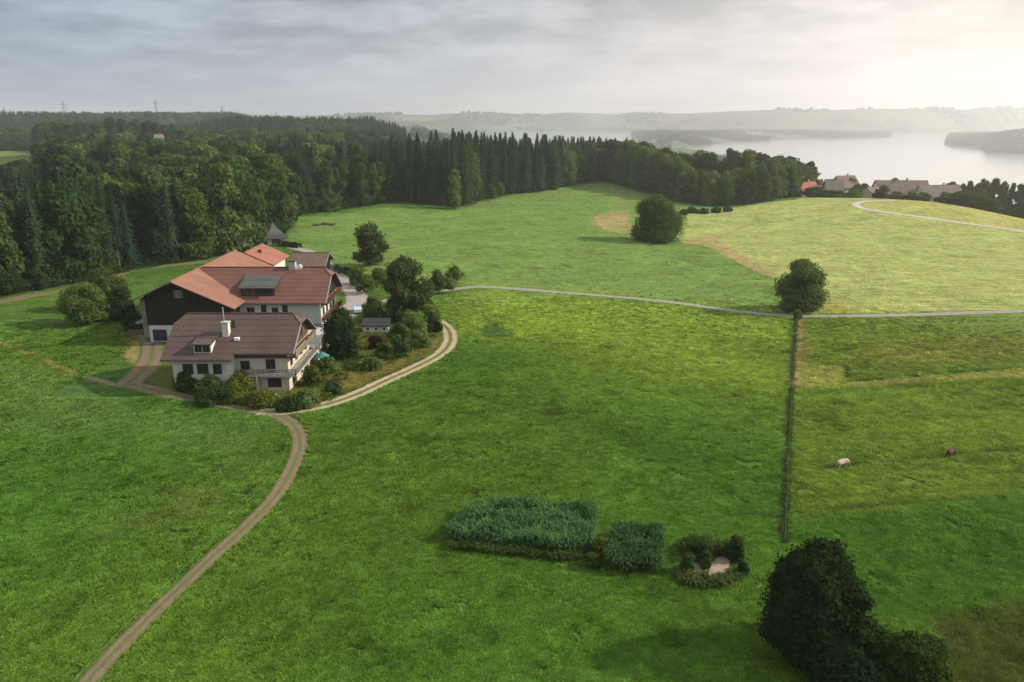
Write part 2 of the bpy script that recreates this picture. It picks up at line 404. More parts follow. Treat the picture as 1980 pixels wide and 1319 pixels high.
    put(gp([(1316,470),(1330,462),(1378,454),(1440,446),(1400,455),(1388,466),(1420,486),(1492,526),(1496,534),(1470,528),(1400,494),(1366,476)]), (0.31,0.235,0.105), 1.2, 1, 0.7, 24, 2, .5)
    put(gp([(1560,575),(1600,572),(1660,602),(1560,606)]), (0.25,0.215,0.05), 6, 0.7, 1.5, 25)
    line([(1545,616),(1541,680),(1539,745)], (0.24,0.19,0.095), 1.5, 0.8, .9)
    line([(1553,622),(1556,690)], (0.18,0.15,0.05), 2.4, 2.2, 0.6, 0.8)
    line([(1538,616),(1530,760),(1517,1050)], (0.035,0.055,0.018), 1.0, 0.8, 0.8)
    line([(0,662),(60,684),(130,716),(205,744)], (0.17,0.14,0.05), 0.8, 0.5, 0.9)
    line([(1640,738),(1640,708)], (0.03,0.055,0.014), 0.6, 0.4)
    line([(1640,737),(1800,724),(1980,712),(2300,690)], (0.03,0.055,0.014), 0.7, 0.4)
    line([(1590,905),(1750,888),(1850,878),(1980,868),(2200,850)], (0.038,0.062,0.016), 0.5, 0.5, 0.8)
    line([(1600,985),(1980,960)], (0.04,0.07,0.016), 0.6, 0.8, 0.6)
    # garden ground, bank and yards
    put(gp([(262,742),(330,760),(470,789),(545,797),(640,778),(740,738),(835,690),(862,655),(845,628),(760,600),(650,590),(560,640),(300,690)]), (0.088,0.098,0.026), 1.5, 1, 0.8, 26)
    put(gp([(600,770),(700,740),(850,670),(840,655),(690,700),(640,730)]), (0.145,0.125,0.042), 2, 0.8, 1.2, 27)
    put(gp([(240,690),(262,650),(285,680),(262,705)]), (0.22,0.17,0.06), 1.2, 0.9, 0.8, 28)
    put(gp([(255,630),(300,650),(330,690),(300,700),(280,668)]), (0.12,0.10,0.06), 1.0, 0.9, 0.8, 29)
    put(gp([(575,815),(610,820),(600,845),(585,840)]), (0.16,0.13,0.035), 2, 0.7, 1.0, 30)
    put(gp([(180,1000),(430,930),(470,980),(200,1050)]), (0.085,0.10,0.03), 7, 0.45, 2.5, 31)
    put(gp([(0,700),(200,760),(520,830),(500,900),(250,850),(0,830)]), (0.085,0.135,0.036), 12, 0.7, 3, 32)
    # floor of the woods
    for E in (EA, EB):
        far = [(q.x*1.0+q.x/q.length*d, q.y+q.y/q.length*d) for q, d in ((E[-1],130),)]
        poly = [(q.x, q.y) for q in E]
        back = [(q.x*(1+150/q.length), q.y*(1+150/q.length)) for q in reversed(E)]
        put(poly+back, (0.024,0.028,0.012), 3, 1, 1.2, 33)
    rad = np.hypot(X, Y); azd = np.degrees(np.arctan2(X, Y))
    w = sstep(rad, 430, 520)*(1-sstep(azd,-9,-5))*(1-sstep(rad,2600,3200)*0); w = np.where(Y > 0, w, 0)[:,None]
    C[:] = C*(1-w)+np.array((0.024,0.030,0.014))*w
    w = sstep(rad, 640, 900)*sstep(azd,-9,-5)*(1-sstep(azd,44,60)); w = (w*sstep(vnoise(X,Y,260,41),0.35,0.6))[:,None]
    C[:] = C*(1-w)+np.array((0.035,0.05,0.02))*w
    for pa, pb, r0, r1, c in ((12,132,600,1180,(0.13,0.165,0.04)), (255,500,1500,1800,(0.19,0.24,0.09)), (640,720,620,690,(0.10,0.16,0.03)), (300,375,640,880,(0.10,0.12,0.04))):
        a0, a1 = (math.degrees(math.atan((p-990)/F*1.03)) for p in (pa, pb))
        w = (sstep(azd,a0,a0+.3)*(1-sstep(azd,a1-.3,a1))*sstep(rad,r0,r0+15)*(1-sstep(rad,r1-15,r1)))[:,None]
        C[:] = C*(1-w)+np.array(c)*w
    GR['az'], GR['rr'], GR['C'] = az, rr, C.reshape(nr,na,3)
    idx = np.arange(na*nr).reshape(nr, na); nx = np.roll(idx, -1, 1)
    Q = np.stack([idx[:-1], nx[:-1], nx[1:], idx[1:]], -1).reshape(-1,4)[:, ::-1]
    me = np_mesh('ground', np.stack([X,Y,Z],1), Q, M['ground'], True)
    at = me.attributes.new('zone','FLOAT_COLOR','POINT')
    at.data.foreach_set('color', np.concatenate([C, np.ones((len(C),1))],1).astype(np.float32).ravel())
    return tag(link('ground', me), 'rolling green meadow ground under the whole scene', None, None, 'structure')
def ground_mat():
    m, nt = new_mat('ground'); co = world_coord(nt)
    z = N(nt,'ShaderNodeAttribute', attribute_name='zone').outputs['Color']
    n0 = noise(nt, co, 0.06, 5, 0.6); n1 = noise(nt, co, 0.42, 5, 0.6); n2 = noise(nt, co, 1.9, 4, 0.6); n3 = noise(nt, co, 6.5, 3, 0.6)
    mp = N(nt,'ShaderNodeMapping'); mp.inputs['Scale'].default_value = (0.12,0.9,1); mp.inputs['Rotation'].default_value = (0,0,R(8)); L(nt,co,mp.inputs[0])
    n4 = noise(nt, mp.outputs[0], 1.0, 4, 0.6)
    v = math_n(nt,'ADD', math_n(nt,'ADD', math_n(nt,'MULTIPLY',n0,0.5), math_n(nt,'MULTIPLY',n1,0.55)), math_n(nt,'ADD', math_n(nt,'MULTIPLY',n2,0.9), math_n(nt,'ADD',math_n(nt,'MULTIPLY',n3,0.7),math_n(nt,'MULTIPLY',n4,0.75))))
    val = math_n(nt,'ADD', math_n(nt,'MULTIPLY', math_n(nt,'SUBTRACT', v, 1.70), 1.75), 1.0)
    hs = N(nt,'ShaderNodeHueSaturation'); L(nt,z,hs.inputs['Color']); L(nt,math_n(nt,'MAXIMUM',val,0.3),hs.inputs['Value'])
    hu = math_n(nt,'ADD', math_n(nt,'MULTIPLY', math_n(nt,'SUBTRACT', noise(nt, co, 0.19, 5, 0.65), 0.5), 0.10), 0.5); L(nt,hu,hs.inputs['Hue'])
    bump = math_n(nt,'ADD', math_n(nt,'MULTIPLY',n2,0.55), math_n(nt,'ADD', math_n(nt,'MULTIPLY',n3,0.3), math_n(nt,'MULTIPLY',n1,0.8)))
    finish(nt, hs.outputs[0], 0.95, bump, 0.9, 0.8, 0.05); return m
M['ground'] = ground_mat()
build_ground()

# ------------------------------------------------------------------ tracks, roads, yard
def spline(P, step):
    P = [np.array(p, float) for p in P]; out = []
    P = [2*P[0]-P[1]]+P+[2*P[-1]-P[-2]]
    for i in range(1, len(P)-2):
        p0,p1,p2,p3 = P[i-1:i+3]; n = max(2, int(np.linalg.norm(p2-p1)/step))
        for k in range(n):
            t = k/n; out.append(0.5*(2*p1+(p2-p0)*t+(2*p0-5*p1+4*p2-p3)*t*t+(3*p1-p0-3*p2+p3)*t**3))
    out.append(P[-2]); return np.array(out)
BARE = []
def strip(name, pts, width, mat, label, lift=0.05, step=0.5, rag=0.10):
    c = spline(gp(pts), step); n = len(c); BARE.append((c, float(np.max(width))/2+.15))
    t = np.gradient(c, axis=0); t /= np.linalg.norm(t, axis=1)[:,None]+1e-9
    nrm = np.stack([t[:,1], -t[:,0]], 1); us = np.array([-1.12,-0.9,-0.6,-0.3,0,0.3,0.6,0.9,1.12])
    V = []; ac = []
    wl = 1+rag*(rng.random(n)-0.5)*2; wl = np.convolve(np.pad(wl,2,'edge'), np.ones(5)/5,'valid')
    wd = np.asarray(width if not np.isscalar(width) else np.full(n,width), float)
    if len(wd) != n: wd = np.interp(np.linspace(0,1,n), np.linspace(0,1,len(wd)), wd)
    for u in us:
        p = c+nrm*(u*wd/2*wl)[:,None]; z = H(p[:,0],p[:,1])+lift-(0.045 if abs(u) > 1 else 0)
        V.append(np.stack([p[:,0],p[:,1],z],1)); ac.append(np.full(n,u))
    V = np.stack(V,1); k = len(us); ac = np.stack(ac,1)
    idx = np.arange(n*k).reshape(n,k)
    Q = np.stack([idx[:-1,:-1], idx[:-1,1:], idx[1:,1:], idx[1:,:-1]],-1).reshape(-1,4)
    me = np_mesh(name, V.reshape(-1,3), Q, mat, True)
    bm = bmesh.new(); bm.from_mesh(me); bm.normal_update()
    if sum(f.normal.z for f in list(bm.faces)[:50]) < 0: bmesh.ops.reverse_faces(bm, faces=bm.faces)
    bm.to_mesh(me); bm.free()
    a = me.attributes.new('across','FLOAT','POINT'); a.data.foreach_set('value', ac.ravel().astype(np.float32))
    return tag(link(name, me), label, None, None, 'structure')
strip('dirt_track', [(120,1390),(170,1319),(215,1268),(300,1182),(400,1087),(480,1015),(532,960),(565,905),(580,860),(570,825),(535,803),(470,791),(400,777),(330,763),(285,752),(248,743)], [1.45,1.5,1.6,2.0,2.3,2.1,2.1], M['gravel'], 'brown gravel track curving from the bottom left corner to the farmhouse', 0.05)
strip('field_path', [(252,743),(225,745),(200,738),(165,728)], 1.3, M['dirt'], 'faint trodden path leaving the track into the left field', 0.045)
strip('barn_drive', [(246,745),(272,722),(290,698),(294,672),(286,652),(262,634)], [4.6,4.2,3.8,4,4], M['gravel'], 'worn gravel drive from the track fork up to the dark barn', 0.065)
strip('wheel_track', [(500,797),(560,795),(630,783),(690,763),(750,735),(805,710),(850,686),(870,662),(868,640),(850,624),(835,616)], 3.1, M['gravel_two'], 'pale two-rut track with grass centre looping round the garden', 0.08)
strip('road', [(700,598),(760,578),(835,566),(880,559),(930,555),(1000,559),(1100,567),(1200,575),(1300,585),(1400,599),(1470,607),(1540,611),(1640,611),(1800,608),(1980,602),(2150,597),(2400,590)], 2.4, M['lane'], 'narrow pale lane crossing the meadows from the farm to the right', 0.06)
strip('farm_drive', [(660,622),(676,598),(690,585),(687,568),(676,552),(662,540),(648,528),(630,510),(600,488),(560,478)], [5,5.5,5.5,5,4,4,4,4,4], M['yard'], 'grey paved drive bending past the gable of the main house', 0.085)
strip('forest_road', [(-200,612),(-60,593),(0,584),(60,572),(110,565),(150,558),(200,541),(255,522),(330,513),(400,506)], [4.5,4.5,4.2,4,3.5], M['gravel'], 'pinkish gravel road running below the forest edge', 0.06)
strip('hill_lane', [(1730,388),(1700,388.5),(1670,390),(1655,394),(1662,401),(1690,407),(1760,417),(1850,430),(1920,439),(2000,452),(2150,480)], 3.8, M['lane_pale'], 'pale lane hooking over the sunny right-hand hill', 0.07)

# ------------------------------------------------------------------ water and far land
def water_mat():
    m, nt = new_mat('water'); co = world_coord(nt)
    mp = N(nt,'ShaderNodeMapping'); mp.inputs['Scale'].default_value = (0.02,0.05,1); L(nt,co,mp.inputs[0])
    n1 = noise(nt, mp.outputs[0], 1.0, 6)
    finish(nt, (0.42,0.43,0.43), 0.14, n1, 0.09, 1.0, 0.6, 0.5); return m
WZ = -80.0
me = np_mesh('lake', np.array([(-3000,700,WZ),(13000,700,WZ),(13000,13500,WZ),(-3000,13500,WZ)]), np.array([(0,1,2,3)]), water_mat())
tag(link('lake', me), 'pale lake shining beyond the village', None, None, 'structure')
def far_mat(name, wood, field):
    m, nt = new_mat(name); co = world_coord(nt)
    mp = N(nt,'ShaderNodeMapping'); mp.inputs['Scale'].default_value = (0.0016,0.0028,0.002); L(nt,co,mp.inputs[0])
    n1 = noise(nt, mp.outputs[0], 1.0, 5, 0.6); n2 = noise(nt, co, 0.02, 4)
    f = ramp(nt, n1, [(0.46,0.0),(0.52,1.0)])
    w = ramp(nt, n2, [(0.3,tuple(q*0.7 for q in wood)),(0.7,tuple(q*1.3 for q in wood))])
    finish(nt, mixc(nt, f, w, field), 0.95); return m
M['far_land'] = far_mat('far_land', (0.024,0.034,0.022), (0.09,0.10,0.045))
def W(u, v):                                                   # point on the water plane
    rx, ry, rz = ray(u, v); k = (WZ-CAMZ)/rz
    return np.array((rx*k, ry*k))
def hill_band(name, near, crest, rback, label, nr=70, rough=0.25, seed=1, pw=0.9):
    """land rising from a shoreline (px, v on the water) to a crest (px, v at distance rc) and on to rback"""
    us = np.linspace(near[0][0], near[-1][0], 420)
    nv = np.interp(us, [q[0] for q in near], [q[1] for q in near])
    cv = np.interp(us, [q[0] for q in crest], [q[1] for q in crest]); rc = np.interp(us, [q[0] for q in crest], [q[2] for q in crest]); rc = np.maximum(rc, [np.hypot(*W(u,v))+700 for u, v in zip(us,nv)])
    V = np.zeros((nr, len(us), 3)); rg = np.random.default_rng(seed)
    ph = rg.random(6)*6.28
    for j, u in enumerate(us):
        p = W(u, nv[j]); r0 = np.hypot(*p); d = p/r0
        rx, ry, rz = ray(u, cv[j]); zc = CAMZ+rz/math.hypot(rx,ry)*rc[j]
        for i in range(nr):
            t = i/(nr-1); r = r0+(max(rback,rc[j]+1500)-r0)*t**1.3
            s = np.clip((r-r0)/(rc[j]-r0),0,None)
            z = WZ-2+(zc-WZ+2)*(np.sin(min(s,1)*math.pi/2)**pw if s < 1 else max(0.0,1-0.25*(s-1)))
            z += rough*(zc-WZ)*min(s*3,1)*(1-min(s,1))*(0.5*math.sin(u/37+ph[0]+r/900)+0.35*math.sin(u/17+ph[1]-r/500)+0.25*math.sin(r/260+ph[2]+u/60))
            V[i,j] = (d[0]*r, d[1]*r, z)
    V[0,:,2] = WZ-3
    idx = np.arange(nr*len(us)).reshape(nr,-1)
    Q = np.stack([idx[:-1,:-1], idx[:-1,1:], idx[1:,1:], idx[1:,:-1]],-1).reshape(-1,4)
    me = np_mesh(name, V.reshape(-1,3), Q, M['far_land'], True)
    tag(link(name, me), label, None, None, 'structure'); return V
FARH = hill_band('far_hills', [(300,262),(700,262),(900,260),(1050,257),(1250,256),(1400,258),(1560,260),(1700,259),(1800,257),(1980,251.5),(2200,252)],
     [(300,226,6800),(600,224,6800),(770,221,6800),(840,222,7200),(900,218,6560),(1000,224,7200),(1100,217,6880),(1200,222,7600),(1330,219,7200),(1480,212,6800),(1600,213,7040),(1720,210,6880),(1850,212,7200),(1980,207,7040),(2200,206,7680)], 12500, 'hazy blue hills behind the lake', seed=3, pw=2.6)
SHORE = hill_band('shore_hills', [(300,261),(700,261),(900,259),(1050,256),(1250,255),(1400,257),(1560,259),(1700,258),(1800,256),(1980,250.5),(2200,251)], [(300,240,6300),(700,243,6300),(860,238,6300),(1000,246,6600),(1150,241,6600),(1300,238,6500),(1420,243,6400),(1560,237,6300),(1700,240,6400),(1850,236,7000),(1980,239,8400),(2200,238,8600)], 6900, 'low wooded hills along the far shore of the lake', nr=40, rough=0.35, seed=9)
HEAD = hill_band('headland', [(1195,270),(1215,269),(1230,270),(1250,276),(1300,288),(1345,282),(1420,275),(1560,270),(1700,267),(1790,264)],
     [(1195,268,4400),(1225,263,4300),(1250,262,3900),(1300,262,3600),(1350,262,3800),(1440,259,4200),(1560,259,4900),(1700,261,5200),(1790,262.5,5600)], 5900, 'low wooded headland reaching into the lake', nr=40, rough=0.1, seed=5)
PEN = hill_band('peninsula', [(1806,278),(1850,285),(1900,287),(1908,291),(1914,296),(1980,298),(2200,304)],
     [(1806,276,3950),(1850,271,3900),(1900,268,3800),(1920,266,3500),(1960,260,3500),(2050,257,3500),(2200,255,3500)], 4600, 'wooded peninsula at the right shore of the lake', nr=40, rough=0.1, seed=8)

# ------------------------------------------------------------------ trees
def quads(P, Nn, a, b, rg):
    n = len(P); Nn = Nn/(np.linalg.norm(Nn,axis=1)[:,None]+1e-9)
    t = rg.normal(size=(n,3)); t -= Nn*(t*Nn).sum(1)[:,None]; t /= np.linalg.norm(t,axis=1)[:,None]+1e-9
    s = np.cross(Nn, t); a = a[:,None]; b = b[:,None]
    V = np.stack([P-t*a, P-s*b+t*a*0.15, P+t*a, P+s*b+t*a*0.15],1).reshape(-1,3)
    return V, np.arange(4*n).reshape(n,4)
def ico(sub=2):
    bm = bmesh.new(); bmesh.ops.create_icosphere(bm, subdivisions=sub, radius=1)
    V = np.array([v.co[:] for v in bm.verts]); Fc = np.array([[v.index for v in f.verts] for f in bm.faces]); bm.free(); return V, Fc
ICO_V, ICO_F = ico(2)
def crown_mesh(name, Wd, Ht, z0, mat, seed, nleaf=4500, leaf=0.42, nl=34, taper=0.0, ragged=0.16, lumps=None, core=0.5):
    """leafy crown: Wd wide, from z0 to Ht; leaves on the skins of overlapping lumps, an opaque heart in each lump"""
    rg = np.random.default_rng(seed); a = Wd/2; c = (Ht-z0)/2; zc = z0+c
    if lumps is None:
        um = 0.38; u = np.concatenate([0.01+0.16*rg.random(nl//4), 0.15+0.79*rg.random(nl-nl//4)])
        pr = np.where(u < um, (u/um)**0.18, (np.clip(1-u,0,1)/(1-um))**0.55)*(1-taper*np.clip(u-um,0,1)*0.6)
        an = rg.random(nl)*6.283; q = np.where(rg.random(nl) < 0.72, 0.60+0.2*rg.random(nl), 0.45*rg.random(nl))
        lr = (0.20+0.17*rg.random(nl))
        LR = lr*(a*0.72+c*0.28)*np.where(u > 0.85, 0.75, 1.0)
        P0 = np.stack([np.cos(an)*q*pr*a, np.sin(an)*q*pr*a, z0+u*(Ht-z0)*0.93],1)
    else:
        P0, LR = lumps
    nl = len(P0); per = LR**2; per = (per/per.sum()*nleaf*2.4).astype(int)+4
    ps, ns = [], []
    for i in range(nl):
        d = rg.normal(size=(per[i],3)); d /= np.linalg.norm(d,axis=1)[:,None]
        bumpy = 1+0.22*np.sin(d[:,0]*5+i)*np.sin(d[:,1]*6+2*i)+0.12*np.sin(d[:,2]*9+i)
        rr = LR[i]*bumpy*(0.86+ragged*rg.random(per[i])**2*2.2)
        ps.append(P0[i]+d*rr[:,None]*np.array((1,1,0.85))); ns.append(d)
    P = np.concatenate(ps); D = np.concatenate(ns); keep = np.ones(len(P),bool)
    own = np.repeat(np.arange(nl), per)
    for i in range(nl):
        q = (np.linalg.norm((P-P0[i])/np.array((1,1,0.85)),axis=1) < LR[i]*0.74) & (own != i); keep &= ~q
    keep &= P[:,2] > z0*0.6
    P, D = P[keep], D[keep]
    nn = D+rg.normal(size=D.shape)*0.55+np.array((0,0,0.25))
    sz = leaf*(0.6+0.8*rg.random(len(P)))
    V, Q = quads(P, nn, sz, sz*0.62, rg)
    # opaque hearts
    T = np.concatenate([Q[:,[0,1,2]],Q[:,[0,2,3]]]); VV = [V]; TT = [T]; b = len(V)
    for i in range(nl):
        w = ICO_V*(1+0.12*rg.normal(size=(len(ICO_V),1)))*LR[i]*core*np.array((1,1,0.85))+P0[i]
        VV.append(w); TT.append(ICO_F+b); b += len(w)
    return np_mesh(name, np.concatenate(VV), np.concatenate(TT), mat)
def spruce_mesh(name, h, Rr, mat, seed, z0=0.06, nlev=36, dens=1.0, leaf=0.5):
    rg = np.random.default_rng(seed); P, Nn, S = [], [], []
    for i in range(nlev):
        f = z0+(1-z0)*(i/nlev)**0.92; z = h*f; r = Rr*(1-f)**0.62*(0.80+0.36*rg.random())+0.12
        if f > 0.35: r *= 1.0
        nb = int((7+9*r/Rr)*dens)
        for k in range(nb):
            an = 2*math.pi*(k+rg.random()*0.9)/nb; ln = r*(0.7+0.5*rg.random()); dr = 0.28+0.25*rg.random()
            m = max(3,int(ln*2.1))
            for q in range(m):
                t = (q+0.6)/m; x = ln*t
                lat = (rg.random()-0.5)*0.7*(1.2-t)*min(ln,2)
                P.append((math.cos(an)*x-math.sin(an)*lat, math.sin(an)*x+math.cos(an)*lat, z-dr*x*t*1.2+0.12*x+rg.normal()*0.12))
                Nn.append((math.cos(an)*0.55+rg.normal()*0.35, math.sin(an)*0.55+rg.normal()*0.35, 0.75)); S.append(leaf*(0.65+0.6*rg.random())*(1-0.25*t)*(0.55+0.45*min(1,(1-f)*3)))
    S = np.array(S); V, Q = quads(np.array(P), np.array(Nn), S, S*0.6, rg)
    T = np.concatenate([Q[:,[0,1,2]],Q[:,[0,2,3]]]); VV = [V]; TT = [T]; b = len(V)
    n = 9; seg = 8; w = []                                        # opaque heart
    for i in range(seg+1):
        f = z0+(0.97-z0)*i/seg; r = Rr*0.5*(1-f)**0.75+0.05
        for k in range(n):
            an = 2*math.pi*k/n; q = r*(0.8+0.4*rg.random()); w.append((math.cos(an)*q, math.sin(an)*q, h*f))
    tt = []
    for i in range(seg):
        for k in range(n):
            p, q, r_, s = i*n+k, i*n+(k+1) % n, (i+1)*n+(k+1) % n, (i+1)*n+k; tt += [(p,q,r_),(p,r_,s)]
    VV.append(np.array(w)); TT.append(np.array(tt)+b)
    return np_mesh(name, np.concatenate(VV), np.concatenate(TT), mat)
def trunk_mesh(name, h, r, mat, seed=1, limbs=5, spread=2.5, top=None):
    rg = random.Random(seed); m = MB(); top = top or h
    pts = [Vector((rg.uniform(-.08,.08)*i*0.5, rg.uniform(-.08,.08)*i*0.5, h*i/4)) for i in range(5)]
    m.bar((0,0,-0.5), pts[0], r*1.35, r*1.1, 8)
    for i in range(4): m.bar(pts[i], pts[i+1], r*(1.1-0.2*i), r*(0.9-0.2*i), 8)
    for k in range(limbs):
        a = 2*math.pi*k/limbs+rg.random(); s = pts[2+k % 2]
        e = s+Vector((math.cos(a)*spread, math.sin(a)*spread, (h-s.z)*0.7+rg.random()))
        m.bar(s, e, r*0.45, r*0.16, 6)
    me = bpy.data.meshes.new(name); me.from_pydata(m.v, [], m.f); me.materials.append(mat); return me

# prototypes for the woods: (crown mesh, trunk mesh, natural height, natural width)
BROAD = []
for i, (w, h, mt) in enumerate(((10,20,'leaf_dark'),(9,18,'leaf_mid'),(11,21,'leaf_mid'),(8.5,22,'leaf_dark'),(10,19,'leaf_light'),(12,20,'leaf_mid'),(11,19,'leaf_field'),(9,17,'leaf_olive'))):
    BROAD.append((crown_mesh('broadleaf_crown', w, h, h*0.02, M[mt], 100+i, 3600, 0.46, 42, taper=0.12), trunk_mesh('broadleaf_trunk', h*0.62, 0.28, M['bark'], i), h, w))
SPRUCE = []
for i, (h, r, z0) in enumerate(((27,3.4,.10),(30,3.1,.22),(25,3.8,.05),(29,2.8,.30))):
    SPRUCE.append((spruce_mesh('spruce_crown', h, r, M['needle'], 200+i, z0), trunk_mesh('spruce_trunk', h*0.9, 0.24, M['bark_spruce'], i, 0), h, 2*r))
def tree_at(name, proto, p, height, label, cat, group=None, wid=1.0, rot=None):
    c, t, h, w = proto; s = height/h
    o = empty(name, p, rng.random()*6.28 if rot is None else rot); tag(o, label, cat, group)
    sx = s*wid*(0.92+0.16*rng.random())
    a = link('crown', c, o); a.scale = (sx, sx*(0.92+0.16*rng.random()), s)
    b = link('trunk', t, o); b.scale = (s, s, s)
    return o

# ---- front of the woods, tree by tree
def walk(E, EW, spacing):
    out = []; d = 0
    for i in range(len(E)-1):
        a, b = EW[i], EW[i+1]; ln = (b-a).length; n = max(1, int(ln/spacing))
        for k in range(n):
            t = (k+rng.random()*0.6)/n
            out.append((a.lerp(b,t), E[i][0]+(E[i+1][0]-E[i][0])*t, E[i][2]+(E[i+1][2]-E[i][2])*t, E[i][3]+(E[i+1][3]-E[i][3])*t))
    return out
ZONES = [(-400,150,'at the left end of the forest above the gravel road','trees of the left forest end'),
         (150,420,'in the dark forest edge behind the barn','forest edge behind the barn'),
         (420,556,'in the bright stand behind the grey pavilion','bright stand behind the pavilion'),
         (556,762,'along the top of the meadow left of the spruce wall','trees left of the spruce wall'),
         (762,905,'at the left corner of the tall spruce wall','left corner of the spruce wall'),
         (905,1170,'in the long straight spruce wall beyond the meadow','long spruce wall beyond the meadow'),
         (1170,1330,'in the wood descending behind the field tree','wood behind the field tree'),
         (1330,1600,'in the round copse beside the lakeside village','copse beside the village')]
ROWS = [(1.5,'front row'),(8,'second row'),(15,'third row'),(23,'back rows'),(32,'back rows'),(41,'back rows'),(51,'back rows')]
nind = {'s':0,'b':0}; placed = []
for ri, (off, rname) in enumerate(ROWS):
    for E, EW in ((EDGE_A,EA),(EDGE_B,EB)):
        for p, px, vt, sh in walk(E, EW, 5.6+0.9*ri+(1.2 if ri > 2 else 0)):
            if px < -140: continue
            q = p+Vector((p.x,p.y,0)).normalized()*(off+rng.random()*4)+Vector((rng.normal()*1.0,rng.normal()*1.0,0))
            q.z = h1(q.x,q.y)
            spr = rng.random() < (sh if ri else sh*0.9)
            kind = 's' if spr else 'b'
            if nind[kind] >= 292: continue
            r = math.hypot(q.x,q.y); top = YP(px, vt, q.y).z
            hh = (top-q.z)*(0.80+0.24*rng.random()) if ri == 0 else (top-q.z)*(0.88+0.18*rng.random())
            hh = min(max(hh, 9), 37)
            zn = next(z for z in ZONES if z[0] <= px < z[1])
            nind[kind] += 1; placed.append((q.x,q.y))
            if spr:
                tree_at('spruce_tree', SPRUCE[int(rng.integers(4))], q, hh*1.04, 'dark narrow spruce, %s, %s' % (rname, zn[2]), 'spruce', 'spruces, %s, %s' % (rname, zn[3]), 1.3)
            else:
                pi = int(rng.integers(7))
                if 420 < px < 556: pi = (1,2,4,5,6)[int(rng.integers(5))]
                if px > 1200: pi = (6,7,4,2,6,7)[int(rng.integers(6))]
                tree_at('broadleaf_tree', BROAD[pi], q, hh, 'leafy broadleaf tree, %s, %s' % (rname, zn[2]), 'tree', 'leafy trees, %s, %s' % (rname, zn[3]), 0.95 if hh > 15 else 1.25)
print('individual wood trees', nind)

# ---- the depth of the woods: uncountable, instanced on points
def gn_scatter(name, pts, rotz, scl, pick, sources, label):
    me = bpy.data.meshes.new(name); n = len(pts)
    me.vertices.add(n); me.vertices.foreach_set('co', np.ascontiguousarray(pts,np.float32).ravel())
    a = me.attributes.new('rotz','FLOAT_VECTOR','POINT'); rv = np.zeros((n,3),np.float32); rv[:,2] = rotz; a.data.foreach_set('vector', rv.ravel())
    a = me.attributes.new('scl','FLOAT_VECTOR','POINT'); a.data.foreach_set('vector', np.ascontiguousarray(scl,np.float32).ravel())
    a = me.attributes.new('pick','INT','POINT'); a.data.foreach_set('value', np.ascontiguousarray(pick,np.int32))
    o = link(name, me); tag(o, label, None, None, 'stuff')
    ng = bpy.data.node_groups.new(name,'GeometryNodeTree')
    ng.interface.new_socket('Geometry', in_out='INPUT', socket_type='NodeSocketGeometry'); ng.interface.new_socket('Geometry', in_out='OUTPUT', socket_type='NodeSocketGeometry')
    gi = ng.nodes.new('NodeGroupInput'); go = ng.nodes.new('NodeGroupOutput'); ip = ng.nodes.new('GeometryNodeInstanceOnPoints'); jn = ng.nodes.new('GeometryNodeJoinGeometry')
    for s in reversed(sources):
        oi = ng.nodes.new('GeometryNodeObjectInfo'); oi.inputs['Object'].default_value = s; oi.inputs['As Instance'].default_value = True
        ng.links.new(oi.outputs['Geometry'], jn.inputs[0])
    def attr(nm, t):
        q = ng.nodes.new('GeometryNodeInputNamedAttribute'); q.data_type = t; q.inputs['Name'].default_value = nm; return q.outputs['Attribute']
    ng.links.new(gi.outputs[0], ip.inputs['Points']); ng.links.new(jn.outputs[0], ip.inputs['Instance'])
    ip.inputs['Pick Instance'].default_value = True
    ng.links.new(attr('pick','INT'), ip.inputs['Instance Index']); ng.links.new(attr('rotz','FLOAT_VECTOR'), ip.inputs['Rotation']); ng.links.new(attr('scl','FLOAT_VECTOR'), ip.inputs['Scale'])
    ng.links.new(ip.outputs[0], go.inputs[0])
    md = o.modifiers.new('scatter','NODES'); md.node_group = ng
    return o
def first_children(meshes):
    out = []
    for me in meshes:
        out.append(next(o for o in bpy.data.objects if o.type == 'MESH' and o.data == me))
    return out
def edge_r(px_az):
    return np.interp(px_az, EAZ, ERR)
EAZ = [math.degrees(math.atan2(q.x,q.y)) for q in EA]; ERR = [math.hypot(q.x,q.y) for q in EA]
_o = np.argsort(EAZ); EAZ = list(np.array(EAZ)[_o]); ERR = list(np.array(ERR)[_o])
EBZ = [math.degrees(math.atan2(q.x,q.y)) for q in EB]; EBR = [math.hypot(q.x,q.y) for q in EB]
def pxaz(p): return math.degrees(math.atan((p-990)/F*1.03))
